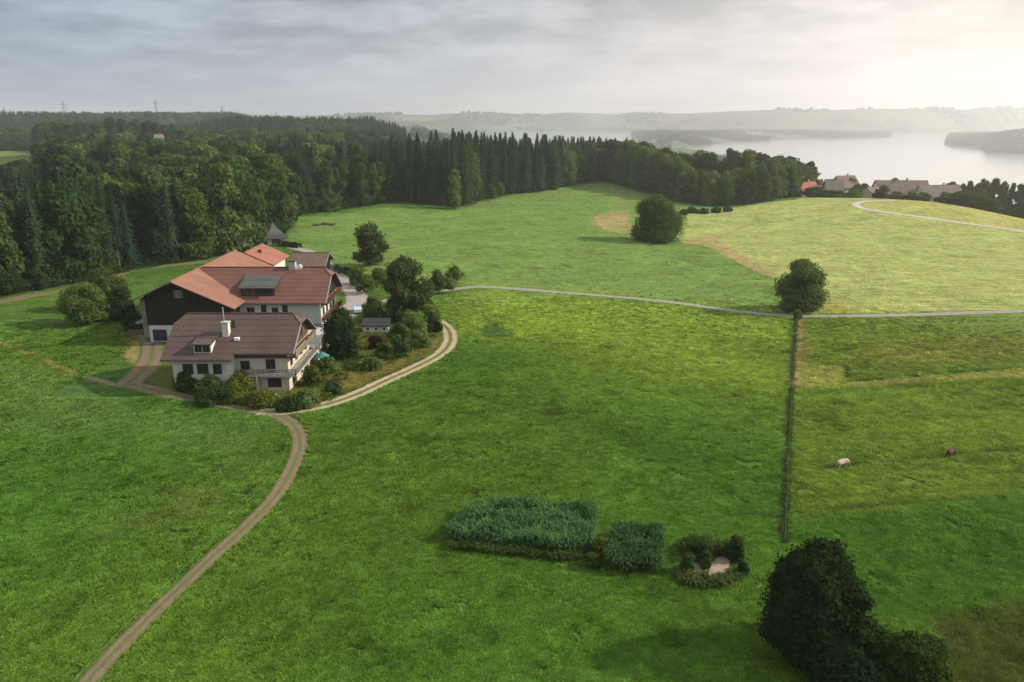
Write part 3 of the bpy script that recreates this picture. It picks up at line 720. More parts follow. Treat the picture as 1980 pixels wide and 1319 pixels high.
def wood_points():
    S = []
    def grid(r0, r1, a0, a1, sp):
        n = int((r1*r1-r0*r0)/2*math.radians(a1-a0)/sp**2)
        r = np.sqrt(rng.random(n)*(r1*r1-r0*r0)+r0*r0); a = a0+rng.random(n)*(a1-a0)
        return r, a
    for (r0,r1,a0,a1,sp,hm) in ((200,720,-42,10,6.8,26),(720,1250,-42,-5,9,26),(1250,1500,-42,-5,11,24),(1500,2250,-42,-14.5,13,23)):
        r, a = grid(r0,r1,a0,a1,sp)
        er = np.interp(a, EAZ, ERR)
        deep = np.interp(a, [-9,-7,0,10],[3000,260,90,60])
        ok = (r > er+54) & (r < er+deep)
        for pa,pb,ra,rb in ((12,132,600,1180),(255,500,1500,1800),(640,722,610,690)):
            ok &= ~((a > pxaz(pa)) & (a < pxaz(pb)) & (r > ra) & (r < rb))
        x, y = r*np.sin(np.radians(a)), r*np.cos(np.radians(a))
        ok &= ~((np.hypot(x+410,y-800) < 24) | ((a > pxaz(300)) & (a < pxaz(372)) & (r > 650) & (r < 880)))
        hh = hm*(0.78+0.4*rng.random(len(r)))*(1.0-0.12*(vnoise(x,y,90,77) < 0.4))
        low = (a > pxaz(-40)) & (a < pxaz(150)) & (r < 600); hh = np.where(low, hh*0.60, hh)
        low = (a > pxaz(200)) & (a < pxaz(420)) & (r < 420); hh = np.where(low, hh*0.85, hh)
        sp_n = vnoise(x,y,120,91)+0.25*(rng.random(len(r))-0.5)+0.35*sstep(a,-9,-7)+0.15*(r > 1000)
        S.append(np.stack([x,y,hh,sp_n],1)[ok])
    # behind the descending wood on the right
    r, a = grid(380,600,7,20.5,7.0); er = np.interp(a, EBZ, EBR)
    ok = (r > er+54) & (r < er+100); x, y = r*np.sin(np.radians(a)), r*np.cos(np.radians(a))
    hh = np.interp(a,[7,12,16,21],[27,24,25,22])*(0.8+0.35*rng.random(len(r)))
    S.append(np.stack([x,y,hh,vnoise(x,y,60,17)*0.4],1)[ok])
    # scattered far woods down to the lake and on the headlands
    r, a = grid(700,3300,-7,40,34)
    x, y = r*np.sin(np.radians(a)), r*np.cos(np.radians(a))
    ok = (vnoise(x,y,330,23)*0.7+vnoise(x,y,90,24)*0.3 > 0.50) & (H(x,y) > WZ+1.5)
    S.append(np.stack([x,y,20*(0.8+0.5*rng.random(len(r))),rng.random(len(r))],1)[ok])
    return np.concatenate(S)
WP = wood_points()
wz = H(WP[:,0],WP[:,1])
pts = np.stack([WP[:,0],WP[:,1],wz],1); isS = WP[:,3] > 0.52
def far_on(V, n, seed, hmin):
    rg = np.random.default_rng(seed); f = V.reshape(-1,3); i = rg.integers(0, V.shape[0]-1, n); j = rg.integers(0, V.shape[1]-1, n)
    u, w = rg.random((n,1)), rg.random((n,1))
    p = (V[i,j]*(1-u)+V[i+1,j]*u)*(1-w)+(V[i,j+1]*(1-u)+V[i+1,j+1]*u)*w
    return p[p[:,2] > WZ+hmin]
PP = far_on(PEN, 2600, 5, 0.3)
QQ = far_on(HEAD, 5000, 6, 0.3); QQ = QQ[vnoise(QQ[:,0],QQ[:,1],210,44) > .42]
SS = far_on(SHORE, 9000, 7, 0.3); SS = SS[vnoise(SS[:,0],SS[:,1],420,45)*.7+vnoise(SS[:,0],SS[:,1],130,46)*.3 > .5]
FF = far_on(FARH, 16000, 8, 60); FF = FF[vnoise(FF[:,0],FF[:,1],600,47)*.7+vnoise(FF[:,0],FF[:,1],190,48)*.3 > .52]
PP = np.concatenate([PP,QQ,SS,FF])
srcB = first_children([b[0] for b in BROAD]); srcS = first_children([s[0] for s in SPRUCE])
def scatter_kind(name, sel, protos, src, label, extra=None):
    p = pts[sel]; hh = WP[sel,2]; n = len(p); pk = rng.integers(0,len(protos),n)
    if extra is not None:
        p = np.concatenate([p,extra]); hh = np.concatenate([hh, 18+8*rng.random(len(extra))]); n = len(p); pk = rng.integers(0,len(protos),n)
    nat = np.array([q[2] for q in protos])[pk]; s = hh/nat
    sw = s*(0.95+0.3*rng.random(n))*np.where(np.hypot(p[:,0],p[:,1]) > 3000, 2.2, np.where(np.hypot(p[:,0],p[:,1]) > 1000, 1.35, 1.0))
    print(name, n)
    return gn_scatter(name, p, rng.random(n)*6.28, np.stack([sw,sw,s],1), pk, src, label)
scatter_kind('broadleaf_woods', ~isS, BROAD, srcB, 'mass of leafy crowns filling the forest behind its edge', PP)
scatter_kind('spruce_woods', isS, SPRUCE, srcS, 'mass of dark spruce tops filling the forest behind its edge')

# ---- single trees and shrubs, each with its own crown
def solo(name, px, vb, vt, wpx, mat, label, cat='tree', group=None, seed=1, nleaf=4000, leaf=0.3, z0=0.08, taper=0.1, nl=34, ragged=0.26, hscale=1.0, trunk=True, lumps=None, ydeep=1.0):
    p = G(px, vb); ht = (YP(px, vt, p.y).z-p.z)*hscale; w = wpx/F*depth(p)
    o = empty(name, p); tag(o, label, cat, group)
    lm = lumps(w, ht) if lumps else None
    me = crown_mesh('crown', w, ht, ht*z0, M[mat], seed, nleaf, leaf, nl, taper, ragged, lm)
    c = link('crown', me, o); c.scale = (1, ydeep, 1)
    if trunk:
        t = trunk_mesh('trunk', ht*0.62, max(0.06,ht*0.016), M['bark'], seed, 5, w*0.22); link('trunk', t, o)
    return o
solo('round_tree', 1541, 600, 496, 96, 'leaf_field', 'round lone tree standing beside the lane crossing', seed=11, nleaf=12000, leaf=0.24, z0=0.02, nl=46)
solo('bush', 1541, 618, 598, 18, 'leaf_field', 'small round bush at the foot of the lone tree by the lane', 'bush', seed=12, nleaf=700, leaf=0.18, trunk=False)
solo('round_tree', 1268, 466, 376, 100, 'leaf_field', 'broad field tree beside the bare straw-coloured patch', seed=13, nleaf=10000, leaf=0.34, z0=0.02, nl=46)
def lumps_big(w, h):
    P = [(0,0,.55,.36),(-.25,0,.45,.30),(.22,0,.46,.30),(0,.2,.5,.3),(0,-.22,.48,.3),(-.1,0,.78,.22),(.12,.05,.75,.22),(-.32,-.1,.30,.26),(.34,.05,.28,.26),(0,-.3,.28,.28),(.05,.32,.3,.26),(-.2,.15,.66,.22),(.25,-.12,.62,.22),(-.05,-.12,.66,.24),(-.38,.05,.18,.2),(.42,-.1,.16,.2),(.1,-.42,.16,.22),(-.15,-.36,.18,.22),(0,.05,.88,.13),(.2,.1,.86,.1),(.28,0,.75,.12),(-.3,0,.62,.14)]
    P += [(random.uniform(-.4,.4),random.uniform(-.4,.4),random.uniform(.1,.7),random.uniform(.1,.17)) for _ in range(26)]
    return np.array([(a*w,b*w,c*h) for a,b,c,_ in P]), np.array([d*w*.86 for *_,d in P])
solo('tall_tree', 1564, 1262, 1038, 156, 'leaf_dark', 'big dark tree in the lower right corner, widest of its clump', seed=21, nleaf=42000, leaf=0.15, z0=0.0, lumps=lumps_big)
solo('round_tree', 1750, 1350, 1210, 158, 'leaf_mid', 'lower tree at the right end of the corner clump', group=None, seed=22, nleaf=16000, leaf=0.15, z0=0.0, nl=40)
solo('bush', 1655, 1310, 1190, 110, 'leaf_mid', 'leafy bush between the two trees of the corner clump', 'bush', seed=23, nleaf=10000, leaf=0.14, z0=0.0)
solo('bush', 1640, 1395, 1265, 180, 'leaf_dark', 'dark bush at the bottom edge below the corner trees', 'bush', seed=24, nleaf=9000, leaf=0.15, z0=0.0)
# farm trees
solo('dense_tree', 663, 690, 592, 74, 'leaf_blue', 'dense dark egg-shaped tree in front of the main house gable', seed=31, nleaf=9000, leaf=0.2, z0=0.02, nl=46, taper=0.05)
solo('ragged_tree', 716, 514, 430, 74, 'leaf_field', 'ragged dark tree on the meadow behind the farm', seed=32, nleaf=4200, leaf=0.36, z0=0.1, nl=26, taper=0.3, ragged=0.3)
solo('tall_tree', 788, 618, 486, 96, 'leaf_field', 'tallest tree of the farm garden beside the wheel track', seed=33, nleaf=9500, leaf=0.26, z0=0.04, nl=44, taper=0.22, ragged=0.22)
solo('garden_tree', 832, 641, 588, 46, 'leaf_field', 'dark garden tree at the bend of the wheel track', seed=34, nleaf=3500, leaf=0.2)
solo('garden_tree', 800, 652, 600, 52, 'leaf_bright', 'bright green garden tree in front of the tallest farm tree', seed=35, nleaf=3500, leaf=0.2)
solo('garden_tree', 772, 664, 622, 46, 'leaf_bright', 'lower bright tree left of the bright garden tree', seed=36, nleaf=3000, leaf=0.2)
solo('orchard_tree', 848, 568, 522, 44, 'leaf_field', 'orchard tree on the lane edge right of the garden', seed=37, nleaf=1600, leaf=0.24, z0=0.25, nl=20, ragged=0.3)
solo('orchard_tree', 872, 566, 536, 34, 'leaf_bright', 'small orchard tree on a short trunk nearest the lane start', seed=38, nleaf=1000, leaf=0.22, z0=0.3, nl=16, ragged=0.3)
solo('orchard_tree', 880, 548, 512, 36, 'leaf_yellow', 'pale sparse young tree above the lane start', seed=39, nleaf=700, leaf=0.2, z0=0.2, nl=14, ragged=0.4)
solo('orchard_tree', 696, 552, 512, 46, 'leaf_yellow', 'yellow-green orchard tree below the ragged dark tree', seed=40, nleaf=1800, leaf=0.24, z0=0.12, nl=20, ragged=0.3)
solo('orchard_tree', 708, 568, 532, 42, 'leaf_bright', 'orchard tree right of the paved drive', seed=41, nleaf=1600, leaf=0.22, z0=0.2, nl=18, ragged=0.3)
solo('orchard_tree', 730, 556, 518, 40, 'leaf_field', 'orchard tree left of the tallest farm tree', seed=42, nleaf=1500, leaf=0.24, z0=0.2, nl=18, ragged=0.3)
solo('shrub', 722, 604, 572, 40, 'leaf_field', 'flowering grey-green shrub at the end of the paved drive', 'shrub', seed=43, nleaf=1500, leaf=0.18, trunk=False)
solo('shrub', 732, 622, 596, 60, 'leaf_field', 'dark shrub behind the low dark-roofed shed', 'shrub', seed=44, nleaf=2000, leaf=0.2, trunk=False)
solo('shrub', 727, 674, 650, 34, 'leaf_red', 'dark red shrub in the garden', 'shrub', seed=45, nleaf=1600, leaf=0.15, trunk=False)
solo('shrub', 776, 690, 656, 32, 'leaf_blue', 'dark blue-green rounded shrub above the wheel track', 'shrub', seed=46, nleaf=1800, leaf=0.16, trunk=False)
solo('shrub', 746, 692, 660, 40, 'leaf_field', 'mid green shrub left of the blue-green shrub', 'shrub', seed=47, nleaf=1500, leaf=0.16, trunk=False)
solo('shrub', 718, 716, 690, 44, 'leaf_field', 'spreading shrub lowest on the garden slope', 'shrub', seed=48, nleaf=1500, leaf=0.16, trunk=False)
solo('shrub', 820, 672, 648, 30, 'leaf_field', 'small shrub inside the wheel track bend', 'shrub', seed=49, nleaf=1200, leaf=0.16, trunk=False)
solo('shrub', 846, 642, 622, 22, 'leaf_dark', 'low dark bush touching the wheel track bend', 'shrub', seed=50, nleaf=700, leaf=0.16, trunk=False)
solo('shrub', 636, 722, 690, 46, 'leaf_bright', 'bright shrub right of the cottage balcony', 'shrub', seed=51, nleaf=2200, leaf=0.16, trunk=False, ragged=0.3)
solo('shrub', 606, 742, 706, 38, 'leaf_yellow', 'yellow-green shrub at the right corner of the cottage', 'shrub', seed=52, nleaf=1800, leaf=0.15, trunk=False, ragged=0.3)
solo('shrub', 644, 762, 738, 40, 'leaf_blue', 'low dark shrub beside the rut track below the cottage', 'shrub', seed=53, nleaf=1500, leaf=0.15, trunk=False)
solo('shrub', 596, 782, 756, 60, 'leaf_field', 'spreading shrub at the foot of the cottage corner', 'shrub', seed=54, nleaf=2200, leaf=0.15, trunk=False)
solo('hedge_bush', 462, 764, 720, 66, 'leaf_yellow', 'tall bright bush on the bank in front of the cottage', 'shrub', seed=55, nleaf=4200, leaf=0.15, trunk=False, ragged=0.3)
solo('hedge_bush', 412, 760, 728, 66, 'leaf_light', 'bush on the bank below the cottage veranda', 'shrub', seed=56, nleaf=3500, leaf=0.15, trunk=False, ragged=0.3)
solo('hedge_bush', 362, 750, 720, 56, 'leaf_mid', 'leftmost bush on the bank below the cottage', 'shrub', seed=57, nleaf=3000, leaf=0.15, trunk=False, ragged=0.3)
solo('hedge_bush', 505, 782, 758, 70, 'leaf_yellow', 'low bush on the bank nearest the track', 'shrub', seed=58, nleaf=3000, leaf=0.15, trunk=False, ragged=0.3)
solo('hedge_bush', 420, 778, 752, 90, 'leaf_light', 'dark low bush at the foot of the bank', 'shrub', seed=59, nleaf=3000, leaf=0.15, trunk=False, ragged=0.3)
solo('hedge_bush', 385, 722, 700, 30, 'leaf_dark', 'dark climbing bush against the cottage veranda wall', 'shrub', seed=60, nleaf=1600, leaf=0.14, trunk=False)
solo('hedge_bush', 560, 792, 772, 60, 'leaf_blue', 'dark hedge bush beside the track junction', 'shrub', seed=61, nleaf=2000, leaf=0.15, trunk=False)
# left clump
solo('leaning_tree', 168, 626, 549, 92, 'leaf_bright', 'light green fruit tree left of the barn, casting a long shadow', seed=71, nleaf=5500, leaf=0.24, z0=0.2, nl=34, ragged=0.25)
solo('garden_tree', 208, 596, 516, 92, 'leaf_olive', 'taller green tree behind the light fruit tree left of the barn', seed=72, nleaf=5000, leaf=0.26, z0=0.08, nl=34, ragged=0.2)
solo('garden_tree', 236, 618, 553, 54, 'leaf_dark', 'dark tree between the fruit tree and the barn', seed=73, nleaf=3500, leaf=0.24, z0=0.03)
solo('shrub', 262, 640, 606, 52, 'leaf_dark', 'dark brownish shrub against the barn side', 'shrub', seed=74, nleaf=2200, leaf=0.18, trunk=False, ragged=0.3)
# shrubs along the forest road
for i, (px, vb, vt, w, mt) in enumerate(((20,568,522,60,'leaf_dark'),(66,560,520,54,'leaf_blue'),(104,553,514,56,'leaf_mid'),(136,546,506,46,'leaf_dark'),(-30,578,528,60,'leaf_mid'))):
    solo('shrub', px, vb, vt, w, mt, 'leafy shrub standing between the forest road and the left forest', 'shrub', 'shrubs along the forest road', 80+i, 2600, 0.26, trunk=False)
solo('young_tree', 206, 512, 452, 34, 'leaf_bright', 'slender pale young tree in front of the dark forest edge', seed=86, nleaf=1800, leaf=0.26, taper=0.3)
solo('pale_tree', 880, 404, 318, 26, 'leaf_bright', 'slender pale tree in front of the spruce wall corner', seed=87, nleaf=1500, leaf=0.4, taper=0.4)
for i, px in enumerate((905,925,950,965)):
    solo('edge_bush', px, 392-i*4, 362-i*4, 24, 'leaf_light', 'light green bush at the foot of the spruce wall', 'bush', 'light bushes under the spruce wall', 88+i, 900, 0.4, trunk=False)
for i, (px, vb, vt, w) in enumerate(((1338,412,400,26),(1360,413,403,22),(1384,411,402,24),(1406,409,400,20),(1322,416,404,18))):
    solo('edge_bush', px, vb, vt, w, 'leaf_mid' if i else 'leaf_light', 'low round bush in the row between field tree and copse', 'bush', 'row of low bushes by the copse', 95+i, 700, 0.35, trunk=False)

# ------------------------------------------------------------------ farm buildings (aligned with the axes)
def roofpt(u, v, y0, z0, slope):
    rx, ry, rz = ray(u, v); k = (z0-slope*y0-CAMZ)/(rz-slope*ry)
    return Vector((rx*k, ry*k, CAMZ+rz*k))
def window(par, side, a, z, w, h, plane, name='window', mat='frame', bars=True):
    """side f: in a wall facing the camera (a is x); e / w: in a wall facing right / left (a is y)"""
    m, g = MB(), MB(); sg = {'f':-1,'e':1,'w':-1,'b':1}[side]
    def bx(mb, a0, a1, z0, z1, d0, d1):
        p0, p1 = sorted((plane+sg*d0, plane+sg*d1))
        mb.box(a0,a1,p0,p1,z0,z1) if side in 'fb' else mb.box(p0,p1,a0,a1,z0,z1)
    t = 0.09
    bx(m,a-w/2-t,a+w/2+t,z-t,z,-0.02,0.07); bx(m,a-w/2-t,a+w/2+t,z+h,z+h+t,-0.02,0.07)
    bx(m,a-w/2-t,a-w/2,z,z+h,-0.02,0.07); bx(m,a+w/2,a+w/2+t,z,z+h,-0.02,0.07)
    if bars: bx(m,a-0.03,a+0.03,z,z+h,-0.02,0.06)
    bx(g,a-w/2,a+w/2,z,z+h,-0.02,0.02)
    f = m.build(name, M[mat], par); g.build('pane', M['glass'], f); return f
def railing(par, pts, z, h=1.0, mat='wood_grey', name='railing', t=0.06, boards=True):
    m = MB()
    for (x0,y0),(x1,y1) in zip(pts, pts[1:]):
        ln = math.hypot(x1-x0,y1-y0); n = max(2,int(ln/0.22))
        m.bar((x0,y0,z+h),(x1,y1,z+h),0.06); m.bar((x0,y0,z+0.15),(x1,y1,z+0.15),0.045)
        for i in range(n+1):
            q = i/n; x, y = x0+(x1-x0)*q, y0+(y1-y0)*q
            m.bar((x,y,z),(x,y,z+h),0.075,n=4)
    return m.build(name, M[mat], par)
def flowers(par, x0, x1, y0, y1, z, seed, n=160, mat='flower'):
    rg = np.random.default_rng(seed); P = np.stack([x0+(x1-x0)*rg.random(n), y0+(y1-y0)*rg.random(n), z+0.35*rg.random(n)],1)
    V, Q = quads(P, rg.normal(size=(n,3)), np.full(n,0.12), np.full(n,0.1), rg)
    o = link('flower_box', np_mesh('flower_box', V, Q, M[mat]), par); o.matrix_parent_inverse = parent_inv(par); return o
def tiles_edge(par, pts, mat='trim', r=0.09, name='ridge_cap'):
    m = MB()
    for a, b in zip(pts, pts[1:]): m.bar(a, b, r, n=6)
    return m.build(name, M[mat], par)

# ---- the cottage in front
K = empty('cottage', (-44.5,124.5,0)); tag(K, 'cream two-storey cottage with brown half-hipped roof, nearest of the farm buildings', 'house')
ZR = lambda y: 11.2-0.613*abs(y-124.5)
MB().prism([(118,-0.8),(131,-0.8),(131,ZR(131)-.32),(126.3,ZR(126.3)-.32),(122.7,ZR(122.7)-.32),(118,ZR(118)-.32)], -43.4, -35.2).build('wall', M['plaster'], K)
MB().prism([(117.2,0.2),(130.95,0.2),(130.95,ZR(130.95)-.34),(126.2,ZR(126.2)-.34),(122.8,ZR(122.8)-.34),(117.2,ZR(117.2)-.34)], -53.0, -43.42).build('side_wing', M['plaster_white'], K)
rf = MB()
rl, rr_ = (-52.7,124.5,11.2), (-35.7,124.5,11.2)
HZ = ZR(122.4)
fl, fr, bl, br = (-54.3,122.4,HZ), (-33.9,122.4,HZ), (-54.3,126.6,HZ), (-33.9,126.6,HZ)
rf.slab([rl, fl, (-54.2,115.8,ZR(115.8)), (-43.2,115.8,ZR(115.8)), (-43.2,117,ZR(117)), (-33.9,117,ZR(117)), fr, rr_], .22)
rf.slab([rr_, br, (-33.9,132,ZR(132)), (-54.2,132,ZR(132)), bl, rl], .22)
rf.slab([rl, bl, fl], .2); rf.slab([rr_, fr, br], .2)
ro = rf.build('roof', M['tile_brown'], K)
tiles_edge(ro, [(-52.7,124.5,11.25),(-35.7,124.5,11.25)], 'tile_brown', 0.13)
tiles_edge(ro, [fr,(-35.7,124.5,11.22),br], 'trim', 0.09, 'hip_cap'); tiles_edge(ro, [fl,(-52.7,124.5,11.22),bl], 'tile_brown', 0.09, 'hip_cap')
m = MB(); m.bar((-33.88,117,ZR(117)-.05),(-33.88,122.4,HZ-.05),.12,n=4); m.bar((-33.88,132,ZR(132)-.05),(-33.88,126.6,HZ-.05),.12,n=4); m.build('barge_board', M['metal_grey'], K)
MB().bar((-54.2,115.75,ZR(115.8)-.12),(-43.2,115.75,ZR(115.8)-.12),.09).bar((-43.1,116.9,ZR(117)-.12),(-33.9,116.9,ZR(117)-.12),.09).build('gutter', M['trim'], K)
MB().box(-43.3,-35.15,117.9,118.02,5.55,6.5).build('eaves_band', M['frame'], K)  # dark band under the eaves, set just proud of the wall
MB().prism([(118.2,6.3),(130.8,6.3),(126.3,ZR(126.3)-.4),(122.7,ZR(122.7)-.4)], -35.18,-35.08).build('gable_boarding', M['wood_brown'], K)
c = roofpt(437,650,124.5,11.2,.613)
ch = MB().box(c.x-.5,c.x+.5,c.y-.15,c.y+.85,c.z-.6,c.z+2.1).build('chimney', M['plaster_white'], K)
MB().box(c.x-.62,c.x+.62,c.y-.27,c.y+.97,c.z+2.1,c.z+2.28).build('chimney_cap', M['concrete'], ch)
MB().bar((c.x-.2,c.y+.3,c.z+2.2),(c.x-.2,c.y+.3,c.z+4.6),.11,n=8).build('flue_pipe', M['metal_grey'], ch)
MB().box(c.x+.6,c.x+1.1,c.y+1.5,c.y+2.0,c.z+.6,c.z+2.2).build('roof_vent', M['trim'], K)
c = roofpt(458,657,124.5,11.2,.613); MB().box(c.x-.38,c.x+.38,c.y-.25,c.y+.35,c.z-.1,c.z+.32).build('skylight', M['white_paint'], K)
c = roofpt(392,683,124.5,11.2,.613)                              # dormer
d = MB(); y0 = c.y; w = 1.35
d.prism([(y0,c.z-.2),(y0,c.z+1.55),(y0+2.35,c.z+1.55),(y0+1.2,c.z)], c.x-w, c.x+w)
dm = d.build('dormer', M['plaster_white'], K)
MB().slab([(c.x-w-.25,y0-.35,c.z+1.5),(c.x+w+.25,y0-.35,c.z+1.5),(c.x+w+.25,y0+2.9,c.z+1.95),(c.x-w-.25,y0+2.9,c.z+1.95)],.14).build('dormer_roof', M['tile_brown'], dm)
window(dm,'f',c.x-.62,c.z+.25,.95,1.1,y0); window(dm,'f',c.x+.62,c.z+.25,.95,1.1,y0)
# openings of the cottage
for a, z, ww, hh in ((-41.9,3.75,1.3,1.3),(-37.5,0.85,2.0,1.35)): window(K,'f',a,z,ww,hh,118)
window(K,'f',-37.9,3.2,1.35,2.15,118,'balcony_door')
for a, ww in ((-50.6,1.5),(-48.3,1.6),(-46.0,1.2)): window(K,'f',a,3.3,ww,1.5,117.2)
MB().box(-44.6,-43.45,116.9,117.2,1.0,5.3).build('downpipe_post', M['plaster_white'], K)
for a in (120.0,123.0,126.0,129.0): window(K,'e',a,3.9,1.1,1.5,-35.2)
for a in (120.5,125.5): window(K,'e',a,0.9,1.2,1.3,-35.2)
for a in (122.5,126.5): window(K,'e',a,6.9,1.0,1.5,-35.08)
b = MB(); b.box(-41.2,-33.6,116.6,118.0,2.95,3.13); b.box(-35.2,-33.6,118.0,131,2.952,3.132)
bo = b.build('balcony', M['concrete'], K); railing(bo, [(-41.1,116.7),(-33.7,116.7),(-33.7,131)], 3.13, 1.0)
b = MB().box(-35.2,-33.75,117.8,131,5.62,5.78); bu = b.build('balcony', M['wood_brown'], K); railing(bu, [(-33.82,117.9),(-33.82,131)], 5.78, .95, 'wood_grey_side'); flowers(bu,-33.95,-33.6,124,130.5,6.7,3,120)
MB().box(-41.2,-40.9,116.65,116.95,-.3,2.95).box(-40.0,-39.7,116.65,116.95,-.3,2.95).build('balcony_post', M['plaster'], K)
flowers(K,-43.2,-41.0,116.4,117.0,3.15,4,130)
MB().box(-41.4,-35.0,115.4,118,-.25,.06).build('terrace', M['concrete'], K)
# ---- deck between the houses and what stands on it
D = empty('roof_terrace', (-36.5,140,0)); tag(D, 'grey flat roof terrace joining the cottage and the main house', 'terrace')
MB().box(-42,-33.6,132.3,146.5,2.85,3.1).build('deck', M['concrete'], D); MB().box(-41.8,-34.1,132.6,146.3,-.8,2.85).build('wall', M['plaster'], D)
railing(D, [(-33.7,132.4),(-33.7,146.4)], 3.1, .95, 'wood_grey_side'); railing(D, [(-41.9,146.2),(-33.7,146.2)], 3.1, .6, 'trim', 'rear_railing')
P = empty('sunshade', (-32.9,127.5,0)); tag(P, 'folded teal sunshade beside the right side of the cottage', 'sunshade')
m = MB(); m.bar((-32.4,128.6,-.2),(-32.4,128.6,3.4),.05); m.build('pole', M['metal_grey'], P)
m = MB()
for i in range(8):
    a0, a1 = i*math.pi/4, (i+1)*math.pi/4
    m.poly([(-32.4,128.6,3.5),(-32.4+1.35*math.cos(a0),128.6+1.35*math.sin(a0),2.65),(-32.4+1.35*math.cos(a1),128.6+1.35*math.sin(a1),2.65)])
m.build('canopy', M['teal'], P)

# ---- main house
Hs = empty('farmhouse', (-48,159,0)); tag(Hs, 'large main farmhouse with red tiled roof, dark dormer and flowered balconies', 'house')
ZM = lambda y: 12.3-0.70*abs(y-159)
MB().prism([(152,-.5),(166,-.5),(166,ZM(166)-.35),(161,ZM(161)-.35),(157,ZM(157)-.35),(152,ZM(152)-.35)], -62,-38).build('wall', M['plaster_grey'], Hs)
HZ = ZM(157); rl, rr_ = (-64.2,159,12.3), (-38.5,159,12.3)
fr, br = (-36.6,157,HZ), (-36.6,161,HZ)
rf = MB(); rf.slab([rl,(-64.2,151,ZM(151)),(-36.6,151,ZM(151)),fr,rr_],.24); rf.slab([rr_,br,(-36.6,167,ZM(167)),(-64.2,167,ZM(167)),rl],.24); rf.slab([rr_,fr,br],.2)
ro = rf.build('roof', M['tile_red'], Hs); tiles_edge(ro,[(-63.4,159,12.36),(-38.5,159,12.36)],'tile_red',.14); tiles_edge(ro,[fr,(-38.5,159,12.33),br],'trim',.1,'hip_cap')
m = MB(); m.bar((-36.58,151,ZM(151)-.05),(-36.58,157,HZ-.05),.13,n=4); m.bar((-36.58,167,ZM(167)-.05),(-36.58,161,HZ-.05),.13,n=4); m.build('barge_board', M['metal_grey'], Hs)
MB().bar((-53,150.92,ZM(151)-.14),(-36.6,150.92,ZM(151)-.14),.1).build('gutter', M['tile_red'], Hs)
MB().prism([(152.2,6.4),(165.8,6.4),(161,ZM(161)-.45),(157,ZM(157)-.45)], -37.98,-37.88).build('gable_boarding', M['wood_dark'], Hs)
MB().box(-38.25,-37.9,151.9,152.05,-.5,6.6).build('corner_board', M['plaster_white'], Hs)
# shed dormer with dark windows
a0 = roofpt(467,573,159,12.3,.7); a1 = roofpt(530,573,159,12.3,.7); b0 = roofpt(479,534,159,12.3,.7); b1 = roofpt(545,534,159,12.3,.7)
y0 = a0.y+.1; z0 = a0.z; zt = z0+1.75; yb = b0.y; zb = b0.z+.25
x0, x1 = a0.x, a1.x
dm = MB().prism([(y0,z0-.2),(y0,zt-.05),(yb,ZM(yb)-.02),(yb-.3,ZM(yb)-.6)], x0,x1).build('dormer', M['wood_dark'], Hs)
MB().slab([(x0-.35,y0-.55,zt),(x1+.35,y0-.55,zt),(x1+.35,yb+.2,zb),(x0-.35,yb+.2,zb)],.16).build('dormer_roof', M['sheet_dark'], dm)
for q in (.14,.38,.62,.86): window(dm,'f',x0+(x1-x0)*q,z0+.35,1.15,1.05,y0,mat='trim')
c = roofpt(566,520,159,12.3,.7)
cc = MB().box(c.x-.7,c.x+.6,158.4,159.5,11.8,13.6).build('chimney', M['concrete'], Hs); MB().box(c.x-.85,c.x+.75,158.25,159.65,13.6,13.78).build('chimney_cap', M['trim'], cc)
for i, (dx, dz, rr) in enumerate(((1.7,.55,.55),(.95,.2,.38))):
    m = MB(); cx, cy, cz = c.x+dx, 157.9, 12.1+dz
    for k in range(12):
        t0, t1 = k*math.pi/6, (k+1)*math.pi/6
        for q0, q1 in ((0,.5),(.5,1)):
            f = lambda t, q: (cx+rr*q*math.cos(t), cy-.12+.16*q*q, cz+rr*q*math.sin(t))
            m.poly([f(t0,q0),f(t0,q1),f(t1,q1),f(t1,q0)])
    m.bar((cx,cy,cz),(cx,cy+.5,cz-.8),.04); m.build('satellite_dish', M['white_paint'], Hs)
for a, w, h in ((-51.8,1.3,1.4),(-49.2,.9,1.9),(-47.0,1.1,1.4),(-45.0,.9,1.9)): window(Hs,'f',a,4.1,w,h,152)
for a in (154.5,157.5,160.5,163.5): window(Hs,'e',a,3.6,1.1,1.4,-38); window(Hs,'e',a,.8,1.1,1.4,-38)
for a in (157,159,161): window(Hs,'e',a,7.0,1.0,1.4,-37.88)
for z, nm in ((2.95,3),(5.9,4)):
    b = MB().box(-38,-36.7,152.4,165.6,z,z+.16).build('balcony', M['wood_brown'], Hs); railing(b,[(-36.75,152.4),(-36.75,165.6)],z+.16,.95,'wood_brown'); flowers(b,-36.85,-36.45,152.6,165.4,z+.95,nm,260)
MB().box(-53.5,-44.7,149.2,152,2.0,2.2).build('porch_roof', M['concrete'], Hs)
for x in (-53.2,-49,-44.9): MB().box(x-.12,x+.12,149.3,149.55,-.5,2.0).build('porch_post', M['wood_brown'], Hs)

